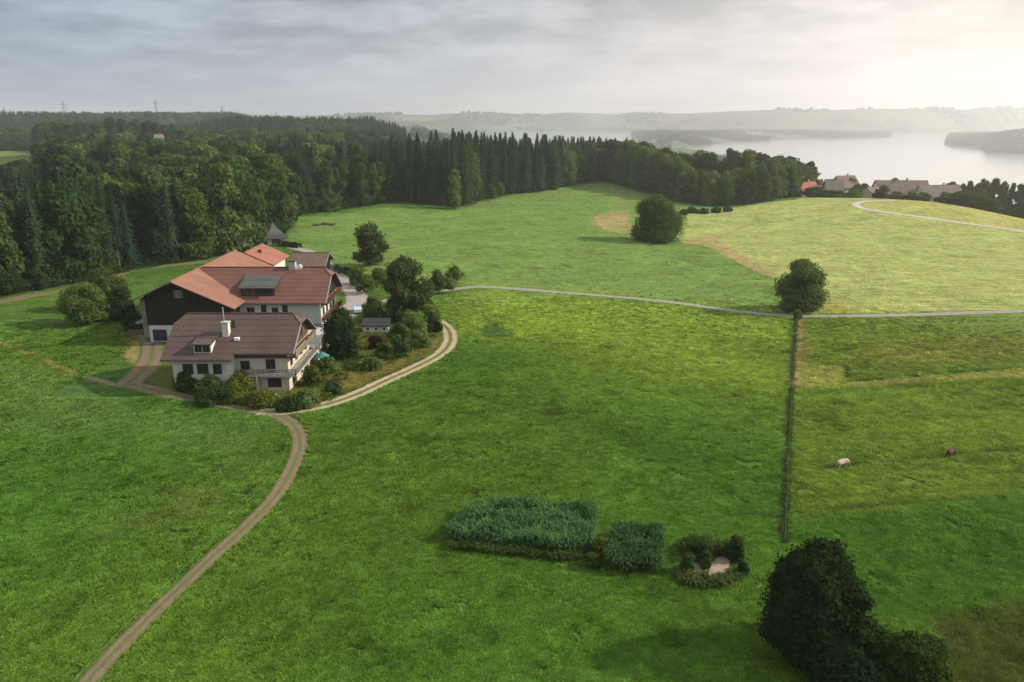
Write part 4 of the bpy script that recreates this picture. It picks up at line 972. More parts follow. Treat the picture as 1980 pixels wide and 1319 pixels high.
# ---- the big barn
B = empty('barn', (-64,163,0)); tag(B, 'big dark timber barn with salmon red roof, its gable facing the track', 'barn')
ZB = lambda x: 12.15-0.45*abs(x+64)
MB().prism([(-70,3.4),(-54,3.4),(-54,ZB(-54)-.3),(-64,ZB(-64)-.3),(-70,ZB(-70)-.3)], 146.5,181,'y').build('timber_wall', M['wood_dark'], B)
MB().box(-69.85,-54.15,146.62,180.9,-.6,3.4).build('plinth_wall', M['plaster_white'], B)
rf = MB(); rf.slab([(-64,145,ZB(-64)),(-64,181.4,ZB(-64)),(-73.2,181.4,ZB(-73.2)),(-73.2,145,ZB(-73.2))],.2); rf.slab([(-64,145,ZB(-64)),(-52.5,145,ZB(-52.5)),(-52.5,181.4,ZB(-52.5)),(-64,181.4,ZB(-64))],.2)
ro = rf.build('roof', M['tile_salmon'], B); tiles_edge(ro,[(-64,145,12.2),(-64,181.4,12.2)],'tile_salmon',.13)
MB().bar((-64,144.97,ZB(-64)-.12),(-52.5,144.97,ZB(-52.5)-.12),.13,n=4).bar((-64,144.96,ZB(-64)-.12),(-73.2,144.96,ZB(-73.2)-.12),.13,n=4).build('barge_board', M['trim'], B)
lv = MB(); lv.box(-64.3,-62.5,146.36,146.5,8.7,10.3); lf = lv.build('loft_hatch', M['frame'], B)
m = MB()
for i in range(5): m.box(-64.2,-62.6,146.3,146.355,8.8+.3*i,8.98+.3*i)
m.build('louvre', M['wood_grey'], lf)
MB().box(-69.2,-66.6,146.45,146.62,.3,2.5).build('barn_shade_panel', M['shade_blue'], B)  # dark blue panel imitates shadow at the barn foot by its colour
MB().box(-72.6,-70.05,150,168,-.6,ZB(-72.6)-.5).build('lean_to', M['stone'], B)
MB().box(-72.5,-70.1,146.7,149.9,3.6,3.9).build('lean_to_shelf', M['wood_grey'], B)
# ---- rear wing behind the barn
A = empty('rear_wing', (-62,188,0)); tag(A, 'lower rear barn wing with bright red roof and small roof vent', 'barn')
ZA = lambda x: 11.55-.45*abs(x+62)
MB().prism([(-67.5,-.5),(-56.6,-.5),(-56.6,ZA(-56.6)-.3),(-62,ZA(-62)-.3),(-67.5,ZA(-67.5)-.3)], 181.45,194.4,'y').build('wall', M['plaster_white'], A)
M['tile_bright'] = tile_mat('tile_bright', (0.255,0.096,0.065), 'y', streak=40)
rf = MB(); rf.slab([(-62,181.45,ZA(-62)),(-62,195.2,ZA(-62)),(-69,195.2,ZA(-69)),(-69,181.45,ZA(-69))],.2); rf.slab([(-62,181.45,ZA(-62)),(-55.4,181.45,ZA(-55.4)),(-55.4,195.2,ZA(-55.4)),(-62,195.2,ZA(-62))],.2)
ro = rf.build('roof', M['tile_bright'], A); tiles_edge(ro,[(-62,181.5,11.6),(-62,195.2,11.6)],'tile_bright',.12)
MB().box(-60.5,-59.8,186.3,187,ZA(-60)-.3,ZA(-60)+.8).build('roof_vent', M['trim'], A)
for a in (184,187.5,191): window(A,'e',a,5.0,1.3,1.2,-56.6)
# ---- old shed behind the main house
S = empty('old_shed', (-52,204,0)); tag(S, 'old shed with mossy brown roof behind the main farmhouse', 'shed')
ZS = lambda y: 7.6-.5*abs(y-205)
MB().prism([(200.6,-.5),(209.4,-.5),(209.4,ZS(209.4)-.25),(205,ZS(205)-.25),(200.6,ZS(200.6)-.25)], -56.8,-48.8).build('wall', M['wood_dark'], S)
rf = MB(); rf.slab([(-57.6,205,7.6),(-57.6,199.8,ZS(199.8)),(-47.9,199.8,ZS(199.8)),(-47.9,205,7.6)],.18); rf.slab([(-47.9,205,7.6),(-47.9,210.2,ZS(210.2)),(-57.6,210.2,ZS(210.2)),(-57.6,205,7.6)],.18)
ro = rf.build('roof', M['tile_old'], S); tiles_edge(ro,[(-57.6,205,7.65),(-47.9,205,7.65)],'tile_old',.12)
MB().bar((-47.87,199.8,ZS(199.8)),(-47.87,205,7.6),.1,n=4).bar((-47.87,210.2,ZS(210.2)),(-47.87,205,7.6),.1,n=4).build('barge_board', M['metal_grey'], S)
# ---- grey pavilion
p = G(530,469); V_ = empty('pavilion', p, R(28)); tag(V_, 'square pavilion with steep grey pyramid roof at the forest edge', 'pavilion')
def local(mb, name, mat, par):
    o = mb.build(name, mat, par); o.matrix_parent_inverse = Matrix.Identity(4); return o
local(MB().box(-2.9,2.9,-2.9,2.9,-.6,2.3), 'wall', M['plaster_white'], V_)
rf = MB()
for q in range(4):
    c_, s_ = math.cos(q*math.pi/2), math.sin(q*math.pi/2)
    f = lambda x, y, z: (x*c_-y*s_, x*s_+y*c_, z)
    rf.slab([f(-1.2,-1.2,5.2),f(-4.3,-4.3,1.9),f(4.3,-4.3,1.9),f(1.2,-1.2,5.2)],.15); rf.slab([f(0,0,7.2),f(-1.2,-1.2,5.2),f(1.2,-1.2,5.2)],.12)
ro = local(rf,'roof', M['tile_grey'], V_); local(MB().bar((0,0,7.0),(0,0,8.0),.1,.03),'finial', M['trim'], ro)
local(MB().box(-1.3,1.3,-2.98,-2.88,-.3,1.9),'opening', M['trim'], V_)
# hedge beside it
def hedge(name, a, b, w, h, mat, label, dens=55, leaf=0.14, seed=1, cat='hedge', lift=0):
    rg = np.random.default_rng(seed); ln = math.hypot(b[0]-a[0],b[1]-a[1]); n = int(dens*ln*(w+h))
    t = rg.random(n); u = rg.random(n)-.5; ww = w*(0.75+0.5*vnoise(t*ln,u*0,1.3,seed)); hh = h*(0.6+0.7*vnoise(t*ln,u*0,0.9,seed+1))
    d = np.array((b[0]-a[0],b[1]-a[1]))/ln; nn = np.array((-d[1],d[0]))
    q = rg.random(n); side = rg.random(n) < .45
    off = np.where(side, np.sign(u)*.5, u)*ww; zz = np.where(side, q, 0.85+.2*rg.random(n)-.3*np.abs(u)**2)*hh
    x = a[0]+d[0]*t*ln+nn[0]*off; y = a[1]+d[1]*t*ln+nn[1]*off
    N0 = np.stack([nn[0]*np.sign(u)*side, nn[1]*np.sign(u)*side, np.where(side,.3,1)],1)+rg.normal(size=(n,3))*.5
    V, Q = quads(np.stack([x,y,H(x,y)+zz+lift],1), N0, leaf*(.6+.8*rg.random(n)), leaf*.5*np.ones(n), rg)
    return tag(link(name, np_mesh(name, V, Q, M[mat])), label, cat)
a, b = G(541,474), G(580,480); hedge('hedge', (a.x,a.y), (b.x,b.y), 1.6, 1.5, 'leaf_dark', 'clipped hedge running right from the grey pavilion', 70, .25, 3)
a, b = G(646,524), G(692,537); hedge('hedge', (a.x,a.y), (b.x,b.y), 1.5, 1.6, 'leaf_dark', 'dark hedge beside the drive behind the main house', 70, .2, 4)
# ---- low garden shed and parked car
p = G(727,644)
Q_ = empty('garden_shed', p); tag(Q_, 'low white garden shed with flat black roof under the tallest farm tree', 'shed')
w = 26/F*depth(p)
MB().box(p.x-w*1.0,p.x+w*.9,p.y+.2,p.y+2.8,p.z-.4,p.z+1.5).build('wall', M['plaster_white'], Q_)
MB().slab([(p.x-w*1.15,p.y-.2,p.z+1.5),(p.x+w*1.1,p.y-.2,p.z+1.5),(p.x+w*.95,p.y+3.4,p.z+2.3),(p.x-w*1.1,p.y+3.4,p.z+2.3)],.16).build('roof', M['felt_black'], Q_)
for q in (-.6,0,.6): window(Q_,'f',p.x+w*q,p.z+.5,.5,.6,p.y+.2,mat='white_paint',bars=False)
def car(p, rz, label):
    o = empty('parked_car', p, rz); tag(o, label, 'car')
    prof = [(-2.1,.35),(2.1,.35),(2.15,.85),(1.2,.98),(.55,1.45),(-1.5,1.48),(-2.1,1.0)]
    local(MB().prism(prof,-.82,.82,'x'),'body',M['car_paint'],o)
    local(MB().box(-.7,.7,.55,1.15,1.02,1.36).box(-.84,.84,-1.4,.5,1.04,1.38),'window',M['glass'],o)
    for x in (-.78,.78):
        for y in (-1.3,1.35): local(MB().bar((x-.1,y,.32),(x+.1,y,.32),.32,n=12),'wheel',M['rubber'],o)
    return o
g = G(692,604); car(Vector((g.x,g.y,g.z+.1)), R(12), 'pale blue parked car half hidden behind the dense dark tree')
# timber and stones stacked beside the barn
for i, (px, v, l, mt, lab) in enumerate(((262,648,3.2,'bark_spruce','stack of round logs lying beside the left wall of the barn'),(284,668,2.0,'wood_grey','low pile of weathered planks at the barn corner'))):
    p = G(px, v); rg2 = random.Random(40+i); m = MB()
    for lay in range(3):
        for k in range(6-lay):
            y = p.y+(k+lay*.5)*.34; z = p.z+.16+lay*.29
            if i == 0: m.bar((p.x-l/2+rg2.uniform(-.2,.2),y,z),(p.x+l/2+rg2.uniform(-.2,.2),y,z),.16,.14,7)
            else: m.box(p.x-l/2+rg2.uniform(-.2,.2),p.x+l/2+rg2.uniform(-.2,.2),y-.14,y+.14,p.z+.1*lay,p.z+.08+.1*lay)
    tag(m.build('log_stack' if i == 0 else 'plank_pile', M[mt]), lab, 'wood pile')
# small white things along the gable
for i, (px, v, wd) in enumerate(((634,650,.9),(640,628,.8))):
    p = G(px, v); o = MB().box(p.x-wd/2,p.x+wd/2,p.y-.3,p.y+.3,p.z,p.z+.45).box(p.x-wd/2,p.x+wd/2,p.y+.2,p.y+.3,p.z+.45,p.z+.95).build('garden_bench', M['white_paint'])
    tag(o, ('white garden bench at the corner of the roof terrace','white garden bench on the drive beside the flowered balcony')[i], 'bench')

# ------------------------------------------------------------------ village and other far houses
def at_r(px, r):
    t = ray(px, 385); k = r/math.hypot(t[0],t[1]); x, y = t[0]*k, t[1]*k
    return Vector((x, y, h1(x,y)))
def far_house(px, r, wpx, dpth, vtop, roof_h, rot, wmat, rmat, label, cat='house', hip=False, win=4):
    p = at_r(px, r); w = wpx/F*depth(p); o = empty('village_house' if cat == 'house' else 'outbuilding', p, R(rot)); tag(o, label, cat, None)
    wall_h = max(2.2, YP(px, vtop, p.y).z-p.z-roof_h)
    hw, hd = w/2, dpth/2
    local(MB().prism([(-hd,-4),(hd,-4),(hd,wall_h),(0,wall_h+roof_h-.3),(-hd,wall_h)],-hw,hw),'wall',M[wmat],o)
    r = MB(); e = .7; sl = roof_h/hd; ze = wall_h-e*sl+.15; zr = wall_h+roof_h+.15
    hx = hw+e-(2.0 if hip else 0)
    r.slab([(-hx,0,zr),(-hw-e,-hd-e,ze),(hw+e,-hd-e,ze),(hx,0,zr)],.25); r.slab([(hx,0,zr),(hw+e,hd+e,ze),(-hw-e,hd+e,ze),(-hx,0,zr)],.25)
    rr = local(r,'roof',M[rmat],o); local(MB().box(hw*.2,hw*.2+.8,-.4,.4,zr-.8,zr+1.1),'chimney',M['plaster'],rr)
    for i in range(win):
        x = -hw+w*(i+.5)/win; f = local(MB().box(x-.55,x+.55,-hd-.05,-hd+.02,wall_h-2.1,wall_h-.8),'window',M['glass'],o)
    return o
M['plaster_pink'] = plain('plaster_pink', (0.38,0.26,0.22), .9, .1)
M['roof_far'] = plain('roof_far', (0.15,0.112,0.098), 0.9, 0.25, .6); M['roof_far_red'] = plain('roof_far_red', (0.34,0.12,0.085), 0.9, .2, .6); M['roof_far_grey'] = plain('roof_far_grey', (0.16,0.13,0.115), .9, .2, .6)
far_house(1556,452,34,9,352,4.0,12,'plaster_white','roof_far_red','small house with bright red roof at the right end of the copse')
far_house(1609,455,30,10,347,5.0,-8,'plaster','roof_far_grey','grey-roofed house left of the lane hook in the village')
far_house(1630,470,40,11,340,5.5,20,'plaster','roof_far','tall brown house left of the lane hook, standing behind its neighbour')
far_house(1586,458,24,8,358,3.6,5,'plaster_white','roof_far_grey','low pale house between the red-roofed house and the grey-roofed house')
far_house(1685,458,26,8,362,2.2,15,'plaster_white','roof_far_grey','small white house right of the lane hook')
far_house(1738,472,94,14,349,6.8,-3,'plaster_white','roof_far','longest village farmhouse with big dark brown roof',win=7)
far_house(1812,462,76,12,358,5.4,4,'plaster_white','roof_far','rightmost long village farmhouse with white wall and brown roof',win=6)
far_house(1766,450,16,7,366,2.6,84,'plaster_white','roof_far_grey','white gabled house between the two long village farmhouses')
far_house(322,820,15,8,260,3,20,'plaster_pink','roof_far_grey','far house with pinkish wall between the forest tops'); far_house(350,812,16,8,265,2.5,-10,'plaster_white','roof_far_grey','far white house right of the pinkish house in the forest')
VT = [(1545,384,346,24,1),(1572,384,356,26,2),(1592,384,362,24,0),(1640,380,335,30,0),(1655,379,350,26,3),(1668,379,348,20,1),(1706,380,352,30,4),(1720,378,344,22,1),(1725,374,336,24,0),(1835,384,342,22,0),(1858,386,346,18,0),(1872,386,342,16,3),(1888,388,345,18,0),(1900,388,338,26,4),(1920,389,336,28,3),(1938,390,340,22,0),(1955,391,345,16,3),(1970,392,346,22,1),(1866,391,362,44,0),(1886,392,366,34,0),(1912,394,376,30,0),(1978,397,384,16,1),(1530,382,352,22,1),(1612,383,364,20,2),(1580,388,372,18,1),(1700,385,363,16,2),(1600,384,363,20,3),(1622,384,364,22,4),(1650,384,362,22,3),(1762,384,366,18,4),(1786,386,367,20,3),(1732,384,366,20,3),(1828,386,366,24,4),(1990,394,344,24,0),(2010,396,346,24,3)]
VN = ['left of the red-roofed house','in front of the red-roofed house','between the copse and the grey-roofed house','behind the tall brown village house','right of the tall brown village house','at the lane hook','left of the longest farmhouse','beside the longest farmhouse','behind the longest farmhouse roof','behind the rightmost farmhouse']
for i, (px, vb, vt, wp, k) in enumerate(VT):
    p = at_r(px, 452+(20 if vt < 350 else 0)-(12 if vt > 353 else 0)); hh = max(4, YP(px, vt+4, p.y).z-p.z); w = (1.5 if vt > 353 else 1.15)*wp/F*depth(p); pr = BROAD[(4,2,1,6,7)[k]]  # light crown stock, its paleness standing in for distance haze
    where = VN[i] if i < 10 else ('among the houses left of the lane hook' if px < 1660 else 'beside the long village farmhouses' if px < 1845 else 'on the right hill crest beyond the village')
    tree_at('village_tree', pr, p, hh, 'hazy leafy tree %s' % where, 'tree', 'hazy trees around the village', (w/pr[3])/(hh/pr[2]))

# ------------------------------------------------------------------ pylons on the far hill
def pylon_parts(h):
    b = MB(); s = h/40
    def leg(z): return 3.2*s*(1-z/h)**1.15+.35*s
    zs = [0,6,12,18,23,28,32,36,40]
    for z0, z1 in zip(zs, zs[1:]):
        z0, z1 = z0*s, z1*s; a, c = leg(z0), leg(z1)
        for sx, sy in ((1,1),(1,-1),(-1,1),(-1,-1)): b.bar((sx*a,sy*a,z0),(sx*c,sy*c,z1),.30,n=4)
        for sy in (1,-1): b.bar((-a,sy*a,z0),(c,sy*c,z1),.16,n=4); b.bar((a,sy*a,z0),(-c,sy*c,z1),.16,n=4); b.bar((sy*a,-a,z0),(sy*c,c,z1),.16,n=4)
    arms = []
    for z, l in ((27,8.5),(33,7),):
        m = MB(); z *= s; l *= s
        for sg in (1,-1):
            m.bar((0,0,z),(sg*l,0,z),.30,.2,4); m.bar((0,0,z+2.2*s),(sg*l,0,z),.22,.16,4)
            m.bar((sg*l,0,z),(sg*l,0,z-1.8*s),.12,n=4)
        arms.append(m)
    return b, arms
for i, (px, vtop, r_) in enumerate(((36,206,2050),(66,207,2000),(175,194,1880),(343,192,1850),(463,203,2000),(560,216,2500))):
    a = math.atan((px-990)/F*1.02); x, y = r_*math.sin(a), r_*math.cos(a); z = h1(x,y); top = YP(px,vtop,y).z
    hh = min(max(top-z,28),70); o = empty('pylon', (x,y,z), R(15+10*i))
    tag(o, 'thin lattice pylon on the wooded skyline, %s' % ('farthest left','second from the left, small','tallest on the left ridge','slender above the pale fields','above the right end of the ridge','faint one in the gap right of the ridge')[i], 'pylon', 'power pylons along the skyline')
    b, arms = pylon_parts(hh); local(b,'tower',M['pylon'],o)
    for m in arms: local(m,'crossarm',M['pylon'],o)

# ------------------------------------------------------------------ tall planted patches, waste patch, hedge line, fence
def reed_bed(px_poly, label, h, dens, seed, holes=(), mat='reed'):
    poly = gp(px_poly); P = np.array(poly); rg = np.random.default_rng(seed)
    area = (P[:,0].max()-P[:,0].min())*(P[:,1].max()-P[:,1].min()); n = int(area*dens)
    x = P[:,0].min()+rg.random(n)*(P[:,0].max()-P[:,0].min()); y = P[:,1].min()+rg.random(n)*(P[:,1].max()-P[:,1].min())
    d = np.where(pip(x,y,poly),1,-1)*pdist(x,y,poly); k = d > -0.25*rg.random(n)
    for (hx,hv,hr) in holes:
        c = G(hx,hv); k &= np.hypot((x-c.x),(y-c.y)/0.8) > hr*(0.8+.4*rg.random(n))
    x, y, d = x[k], y[k], d[k]; n = len(x); z = H(x,y)
    ht = h*(0.78+.22*rg.random(n)+.55*(vnoise(x,y,1.9,seed)-.5)+.3*(vnoise(x,y,.7,seed+3)-.5))
    VV, QQ = [], []; b = 0
    for j in range(9):                                            # arching blades up the stem
        f = 0.30+.70*rg.random(n); an = rg.random(n)*6.28; ln = (.45+.35*rg.random(n)); w = .035+.03*rg.random(n)
        up = (.25+.5*rg.random(n))
        bx, by, bz = x, y, z+ht*f*0.92
        c_, s_ = np.cos(an), np.sin(an)
        p0 = np.stack([bx,by,bz],1); p1 = np.stack([bx+c_*ln*.5,by+s_*ln*.5,bz+up*ln*.9],1); p2 = np.stack([bx+c_*ln,by+s_*ln,bz+up*ln*.7-.1],1)
        sd = np.stack([-s_*w,c_*w,0*w],1)
        V = np.stack([p0-sd*.6,p0+sd*.6,p1+sd,p1-sd,p2+sd*.15,p2-sd*.15],1).reshape(-1,3); i6 = np.arange(n)*6+b
        QQ += [np.stack([i6,i6+1,i6+2,i6+3],1), np.stack([i6+3,i6+2,i6+4,i6+5],1)]; VV.append(V); b += 6*n
    s = .03; an = rg.random(n)*3.14; c_, s_ = np.cos(an)*s, np.sin(an)*s
    V = np.stack([np.stack([x-c_,y-s_,z],1),np.stack([x+c_,y+s_,z],1),np.stack([x+c_*.5,y+s_*.5,z+ht],1),np.stack([x-c_*.5,y-s_*.5,z+ht],1)],1).reshape(-1,3)
    QQ.append(np.arange(4*n).reshape(n,4)+b); VV.append(V)
    return tag(link('reed_bed', np_mesh('reed_bed', np.concatenate(VV), np.concatenate(QQ), M[mat])), label, None, None, 'stuff')
reed_bed([(868,1048),(905,995),(960,988),(1060,992),(1148,1000),(1140,1070),(1090,1075),(980,1062)], 'larger tall bluish-green reed patch standing in the meadow', 1.9, 22, 5, [(962,1008,1.0),(1128,1022,.8),(925,1030,.7),(1075,1006,.6),(1020,1000,.5),(900,1010,.5),(1040,1030,.35)])
reed_bed([(1172,1104),(1192,1036),(1278,1042),(1272,1110),(1215,1112)], 'smaller square reed patch right of the larger one', 1.75, 24, 6, [(1250,1062,.65)])
reed_bed([(1312,1122),(1340,1138),(1400,1140),(1432,1122),(1428,1108),(1400,1122),(1345,1120),(1320,1102)], 'rank dark weeds along the front of the bare sandy patch', .55, 13, 7, (), 'leaf_field')
reed_bed([(1318,1060),(1340,1052),(1400,1062),(1425,1058),(1425,1068),(1395,1076),(1345,1070),(1322,1078)], 'dark weeds along the back of the bare sandy patch', .9, 15, 8, (), 'weed')
reed_bed([(870,1062),(980,1074),(1085,1086),(1130,1082),(1130,1074),(1085,1076),(980,1064),(875,1052)], 'dull grass fringe under the front of the larger reed patch', .7, 28, 9, (), 'weed')
poly = spline(gp([(1330,1100),(1345,1084),(1375,1080),(1410,1078),(1408,1100),(1398,1118),(1365,1122),(1338,1116),(1330,1100)]), .3)
c = poly.mean(0); m = MB(); m.poly([(x,y,h1(x,y)+.06) for x, y in poly[:-1]]); o = m.build('sand_patch', M['sand']); tag(o,'bare pinkish sand patch between weeds and bushes',None,None,'structure')
solo('bush',1162,1074,1036,32,'leaf_yellow','yellow-green bush between the two reed patches','bush',seed=121,nleaf=1800,leaf=.11,trunk=False,ragged=.4)
solo('bush',1148,1096,1070,34,'leaf_light','low pale bush in front of the gap between the reed patches','bush',seed=122,nleaf=1400,leaf=.1,trunk=False,ragged=.4)
solo('bush',1330,1108,1066,26,'leaf_light','light green sapling at the left of the sand patch','bush',seed=123,nleaf=1300,leaf=.1,trunk=False,ragged=.4)
solo('bush',1362,1098,1064,24,'leaf_light','light green sapling in the middle of the sand patch','bush',seed=124,nleaf=1000,leaf=.1,trunk=False,ragged=.4)
solo('bush',1356,1080,1046,56,'weed','dark brownish bush behind the sand patch','bush',seed=125,nleaf=2600,leaf=.1,trunk=False,ragged=.4)
solo('bush',1422,1082,1034,34,'leaf_dark','taller dark bush at the right back of the sand patch','bush',seed=126,nleaf=2200,leaf=.11,trunk=False,ragged=.4)
solo('bush',1436,1112,1086,22,'leaf_dark','small dark bush at the right edge of the sand patch','bush',seed=127,nleaf=900,leaf=.1,trunk=False,ragged=.4)
def thicket(name, poly, h, dens, leaf, mat, label, seed, patch=2.5, sink=0.0):
    P = np.array(poly); rg = np.random.default_rng(seed); area = (P[:,0].max()-P[:,0].min())*(P[:,1].max()-P[:,1].min()); n = int(area*dens)
    x = P[:,0].min()+rg.random(n)*(P[:,0].max()-P[:,0].min()); y = P[:,1].min()+rg.random(n)*(P[:,1].max()-P[:,1].min())
    k = pip(x,y,poly); x, y = x[k], y[k]; n = len(x); e = pdist(x,y,poly)
    hm = h*np.clip(vnoise(x,y,patch,seed)*1.1+vnoise(x,y,patch*.4,seed+1)*.6-.35+sink,0.06,1.2)*np.clip(e/(h*.5),.15,1)
    z = H(x,y)+hm*rg.random(n)**.5
    gx = (vnoise(x+.4,y,patch,seed)-vnoise(x-.4,y,patch,seed))*h; gy = (vnoise(x,y+.4,patch,seed)-vnoise(x,y-.4,patch,seed))*h
    Nn = np.stack([-gx,-gy,np.full(n,.7)],1)+rg.normal(size=(n,3))*.5
    sz = leaf*(.5+rg.random(n)); V, Q = quads(np.stack([x,y,z],1), Nn, sz, sz*.55, rg)
    return tag(link(name, np_mesh(name, V, Q, M[mat])), label, None, None, 'stuff')
thicket('undergrowth', gp([(330,735),(345,722),(440,716),(470,715),(490,760),(540,768),(640,752),(665,755),(640,775),(545,793),(470,786),(400,772),(340,757)]), 1.5, 60, .13, 'leaf_yellow', 'bright weeds and brambles covering the bank below the cottage', 301, 2.2, .1)
thicket('undergrowth', gp([(335,745),(440,750),(540,775),(640,758),(662,760),(640,777),(545,794),(470,787),(400,774),(340,758)]), 1.3, 35, .13, 'leaf_mid', 'darker weeds along the foot of the bank below the cottage', 302, 1.8, .0)
thicket('undergrowth', gp([(590,700),(640,690),(700,690),(760,668),(830,640),(850,655),(800,690),(700,725),(640,750),(600,760)]), 1.2, 40, .13, 'leaf_mid', 'rough weeds and low bushes on the garden slope', 303, 2.6, -.12)
def back(E, off): return [(q.x*(1+off/q.length), q.y*(1+off/q.length)) for q in E]
thicket('forest_undergrowth', back(EA[1:16], -2.5)+back(EA[1:16], 6)[::-1], 5.0, 11, .30, 'leaf_mid', 'shrubby undergrowth along the foot of the left forest', 304, 5, .0)
thicket('forest_undergrowth', back(EA[1:], -1.0)+back(EA[1:], 7)[::-1], 4.5, 6, .42, 'leaf_dark', 'dark undergrowth along the foot of the forest', 305, 6, .05)
thicket('forest_undergrowth', back(EB, -2.0)+back(EB, 6)[::-1], 4.5, 6, .42, 'leaf_mid', 'undergrowth along the foot of the copse', 306, 6, .05)
# grass tufts standing on the near meadow, coloured like the sward they grow from
def tuft_mesh(seed, nb, h, rad):
    rg = np.random.default_rng(seed); VV, QQ = [], []; b = 0
    for k in range(nb):
        a = rg.random()*6.28; r = rad*math.sqrt(rg.random()); x, y = r*math.cos(a), r*math.sin(a); t = rg.random()*6.28; hh = h*(.5+.6*rg.random()); ln = hh*(.3+.5*rg.random()); w = .022+.02*rg.random()
        c_, s_ = math.cos(t), math.sin(t); sx, sy = -s_*w, c_*w
        P = [(x-sx,y-sy,-.02),(x+sx,y+sy,-.02),(x+c_*ln*.4+sx,y+s_*ln*.4+sy,hh*.7),(x+c_*ln*.4-sx,y+s_*ln*.4-sy,hh*.7),(x+c_*ln+sx*.2,y+s_*ln+sy*.2,hh),(x+c_*ln-sx*.2,y+s_*ln-sy*.2,hh)]
        VV += P; QQ += [(b,b+1,b+2,b+3),(b+3,b+2,b+4,b+5)]; b += 6
    return np_mesh('tuft', np.array(VV), np.array(QQ), M['blade'])
m, nt = new_mat('blade'); at = N(nt,'ShaderNodeAttribute', attribute_name='zone'); at.attribute_type = 'INSTANCER'
oi = N(nt,'ShaderNodeObjectInfo'); hs = N(nt,'ShaderNodeHueSaturation'); L(nt,at.outputs['Color'],hs.inputs['Color'])
L(nt, math_n(nt,'ADD',math_n(nt,'MULTIPLY',oi.outputs['Random'],.9),.6), hs.inputs['Value'])
dd = N(nt,'ShaderNodeBsdfDiffuse'); tt = N(nt,'ShaderNodeBsdfTranslucent'); mx = N(nt,'ShaderNodeMixShader'); oo = N(nt,'ShaderNodeOutputMaterial'); mx.inputs[0].default_value = .42
L(nt,hs.outputs[0],dd.inputs[0]); L(nt,hs.outputs[0],tt.inputs[0]); L(nt,dd.outputs[0],mx.inputs[1]); L(nt,tt.outputs[0],mx.inputs[2]); L(nt,mx.outputs[0],oo.inputs[0])
M['blade'] = m
def grass():
    n = TUFTS; a = np.radians(-54+108*rng.random(n)); r0, r1 = 34.0, 200.0
    q = rng.random(n); r = r0*(r1/r0)**q; x, y = r*np.sin(a), r*np.cos(a)
    cl = vnoise(x,y,1.1,61)*.6+vnoise(x,y,3.4,62)*.6; k = (cl > .16+.25*rng.random(n)) & (y > 22) & (rng.random(n) < 1-sstep(r,130,200))
    for c, wd in BARE:
        sel = np.where(k)[0]; d = np.full(len(sel),1e9)
        for j in range(0,len(c),3): d = np.minimum(d, np.hypot(x[sel]-c[j,0], y[sel]-c[j,1]))
        k[sel[d < wd+.1]] = False
    for poly in (gp([(1318,1105),(1345,1070),(1410,1070),(1425,1100),(1398,1124),(1340,1122)]), [(-72,114),(-33,114),(-30,148),(-72,185)]):
        k &= ~pip(x,y,poly)
    x, y, r, a = x[k], y[k], r[k], a[k]; n = len(x)
    ia = np.clip(np.searchsorted(GR['az'], a),0,len(GR['az'])-1); ir = np.clip(np.searchsorted(GR['rr'], r),0,len(GR['rr'])-1); C = GR['C'][ir,ia]
    hgt = (.35+.55*vnoise(x,y,2.2,63)+.45*rng.random(n))*.8; wd = (.8+.5*rng.random(n))*np.clip(r/80,.9,1.7)
    ts = [tuft_mesh(500+i, 22, .30, .26) for i in range(3)]; src = []
    for i, me in enumerate(ts):
        j = int(np.argmax(np.arange(n) == i)); o = bpy.data.objects.new('grass_tuft', me); COL.objects.link(o); o.location = (x[i],y[i],float(H(x[i],y[i])))
        tag(o,'short green grass tuft on the meadow',None,None,'stuff'); src.append(o)
    o = gn_scatter('grass', np.stack([x,y,H(x,y)],1), rng.random(n)*6.28, np.stack([wd,wd,hgt],1), rng.integers(0,3,n), src, 'short grass tufts covering the near meadow')
    at = o.data.attributes.new('zone','FLOAT_COLOR','POINT'); at.data.foreach_set('color', np.concatenate([C*np.array((2.0,1.98,1.75))*(.74+.36*vnoise(x,y,.6,64)+.18*vnoise(x,y,3.1,65))[:,None],np.ones((n,1))],1).astype(np.float32).ravel())
    print('tufts', n)
TUFTS = 680000
grass()
# overgrown boundary running down the meadow
bl = spline(gp([(1540,618),(1533,720),(1526,850),(1517,1052)]), 1.0)
rg = np.random.default_rng(77); segs = []
VV, QQ = [], []; b = 0
ln = len(bl); n = 5500; t = rg.random(n)*(ln-1.01); i = t.astype(int); f = (t-i)[:,None]; p = bl[i]*(1-f)+bl[i+1]*f
hm = .42*(.1+1.3*vnoise(t,t*0,1.6,4)); off = rg.normal(size=n)*.17; p[:,0] += off
z = H(p[:,0],p[:,1])+hm*rg.random(n)
V, Q = quads(np.stack([p[:,0],p[:,1],z],1), rg.normal(size=(n,3))+np.array((0,-.2,.4)), .16*(.5+rg.random(n)), .07+.04*rg.random(n), rg)
tag(link('overgrown_fence_line', np_mesh('overgrown_fence_line', V, Q, M['weed'])), 'dark overgrown fence line running down the meadow from the lone tree', 'hedgerow')
fp = empty('boundary_fence', (bl[0][0],bl[0][1],h1(*bl[0]))); tag(fp, 'wire fence on wooden posts inside the overgrown line below the lone tree', 'fence')
for k in range(0, ln, 6):
    x, y = bl[k]; MB().bar((x,y,h1(x,y)-.2),(x,y,h1(x,y)+1.1),.045,.04,6).build('post', M['bark'], fp)
m = MB()
for k in range(0, ln-6, 6):
    for hz in (.55,1.0): m.bar((*bl[k],h1(*bl[k])+hz),(*bl[k+6],h1(*bl[k+6])+hz),.012,n=3)
m.build('wire', M['trim'], fp)
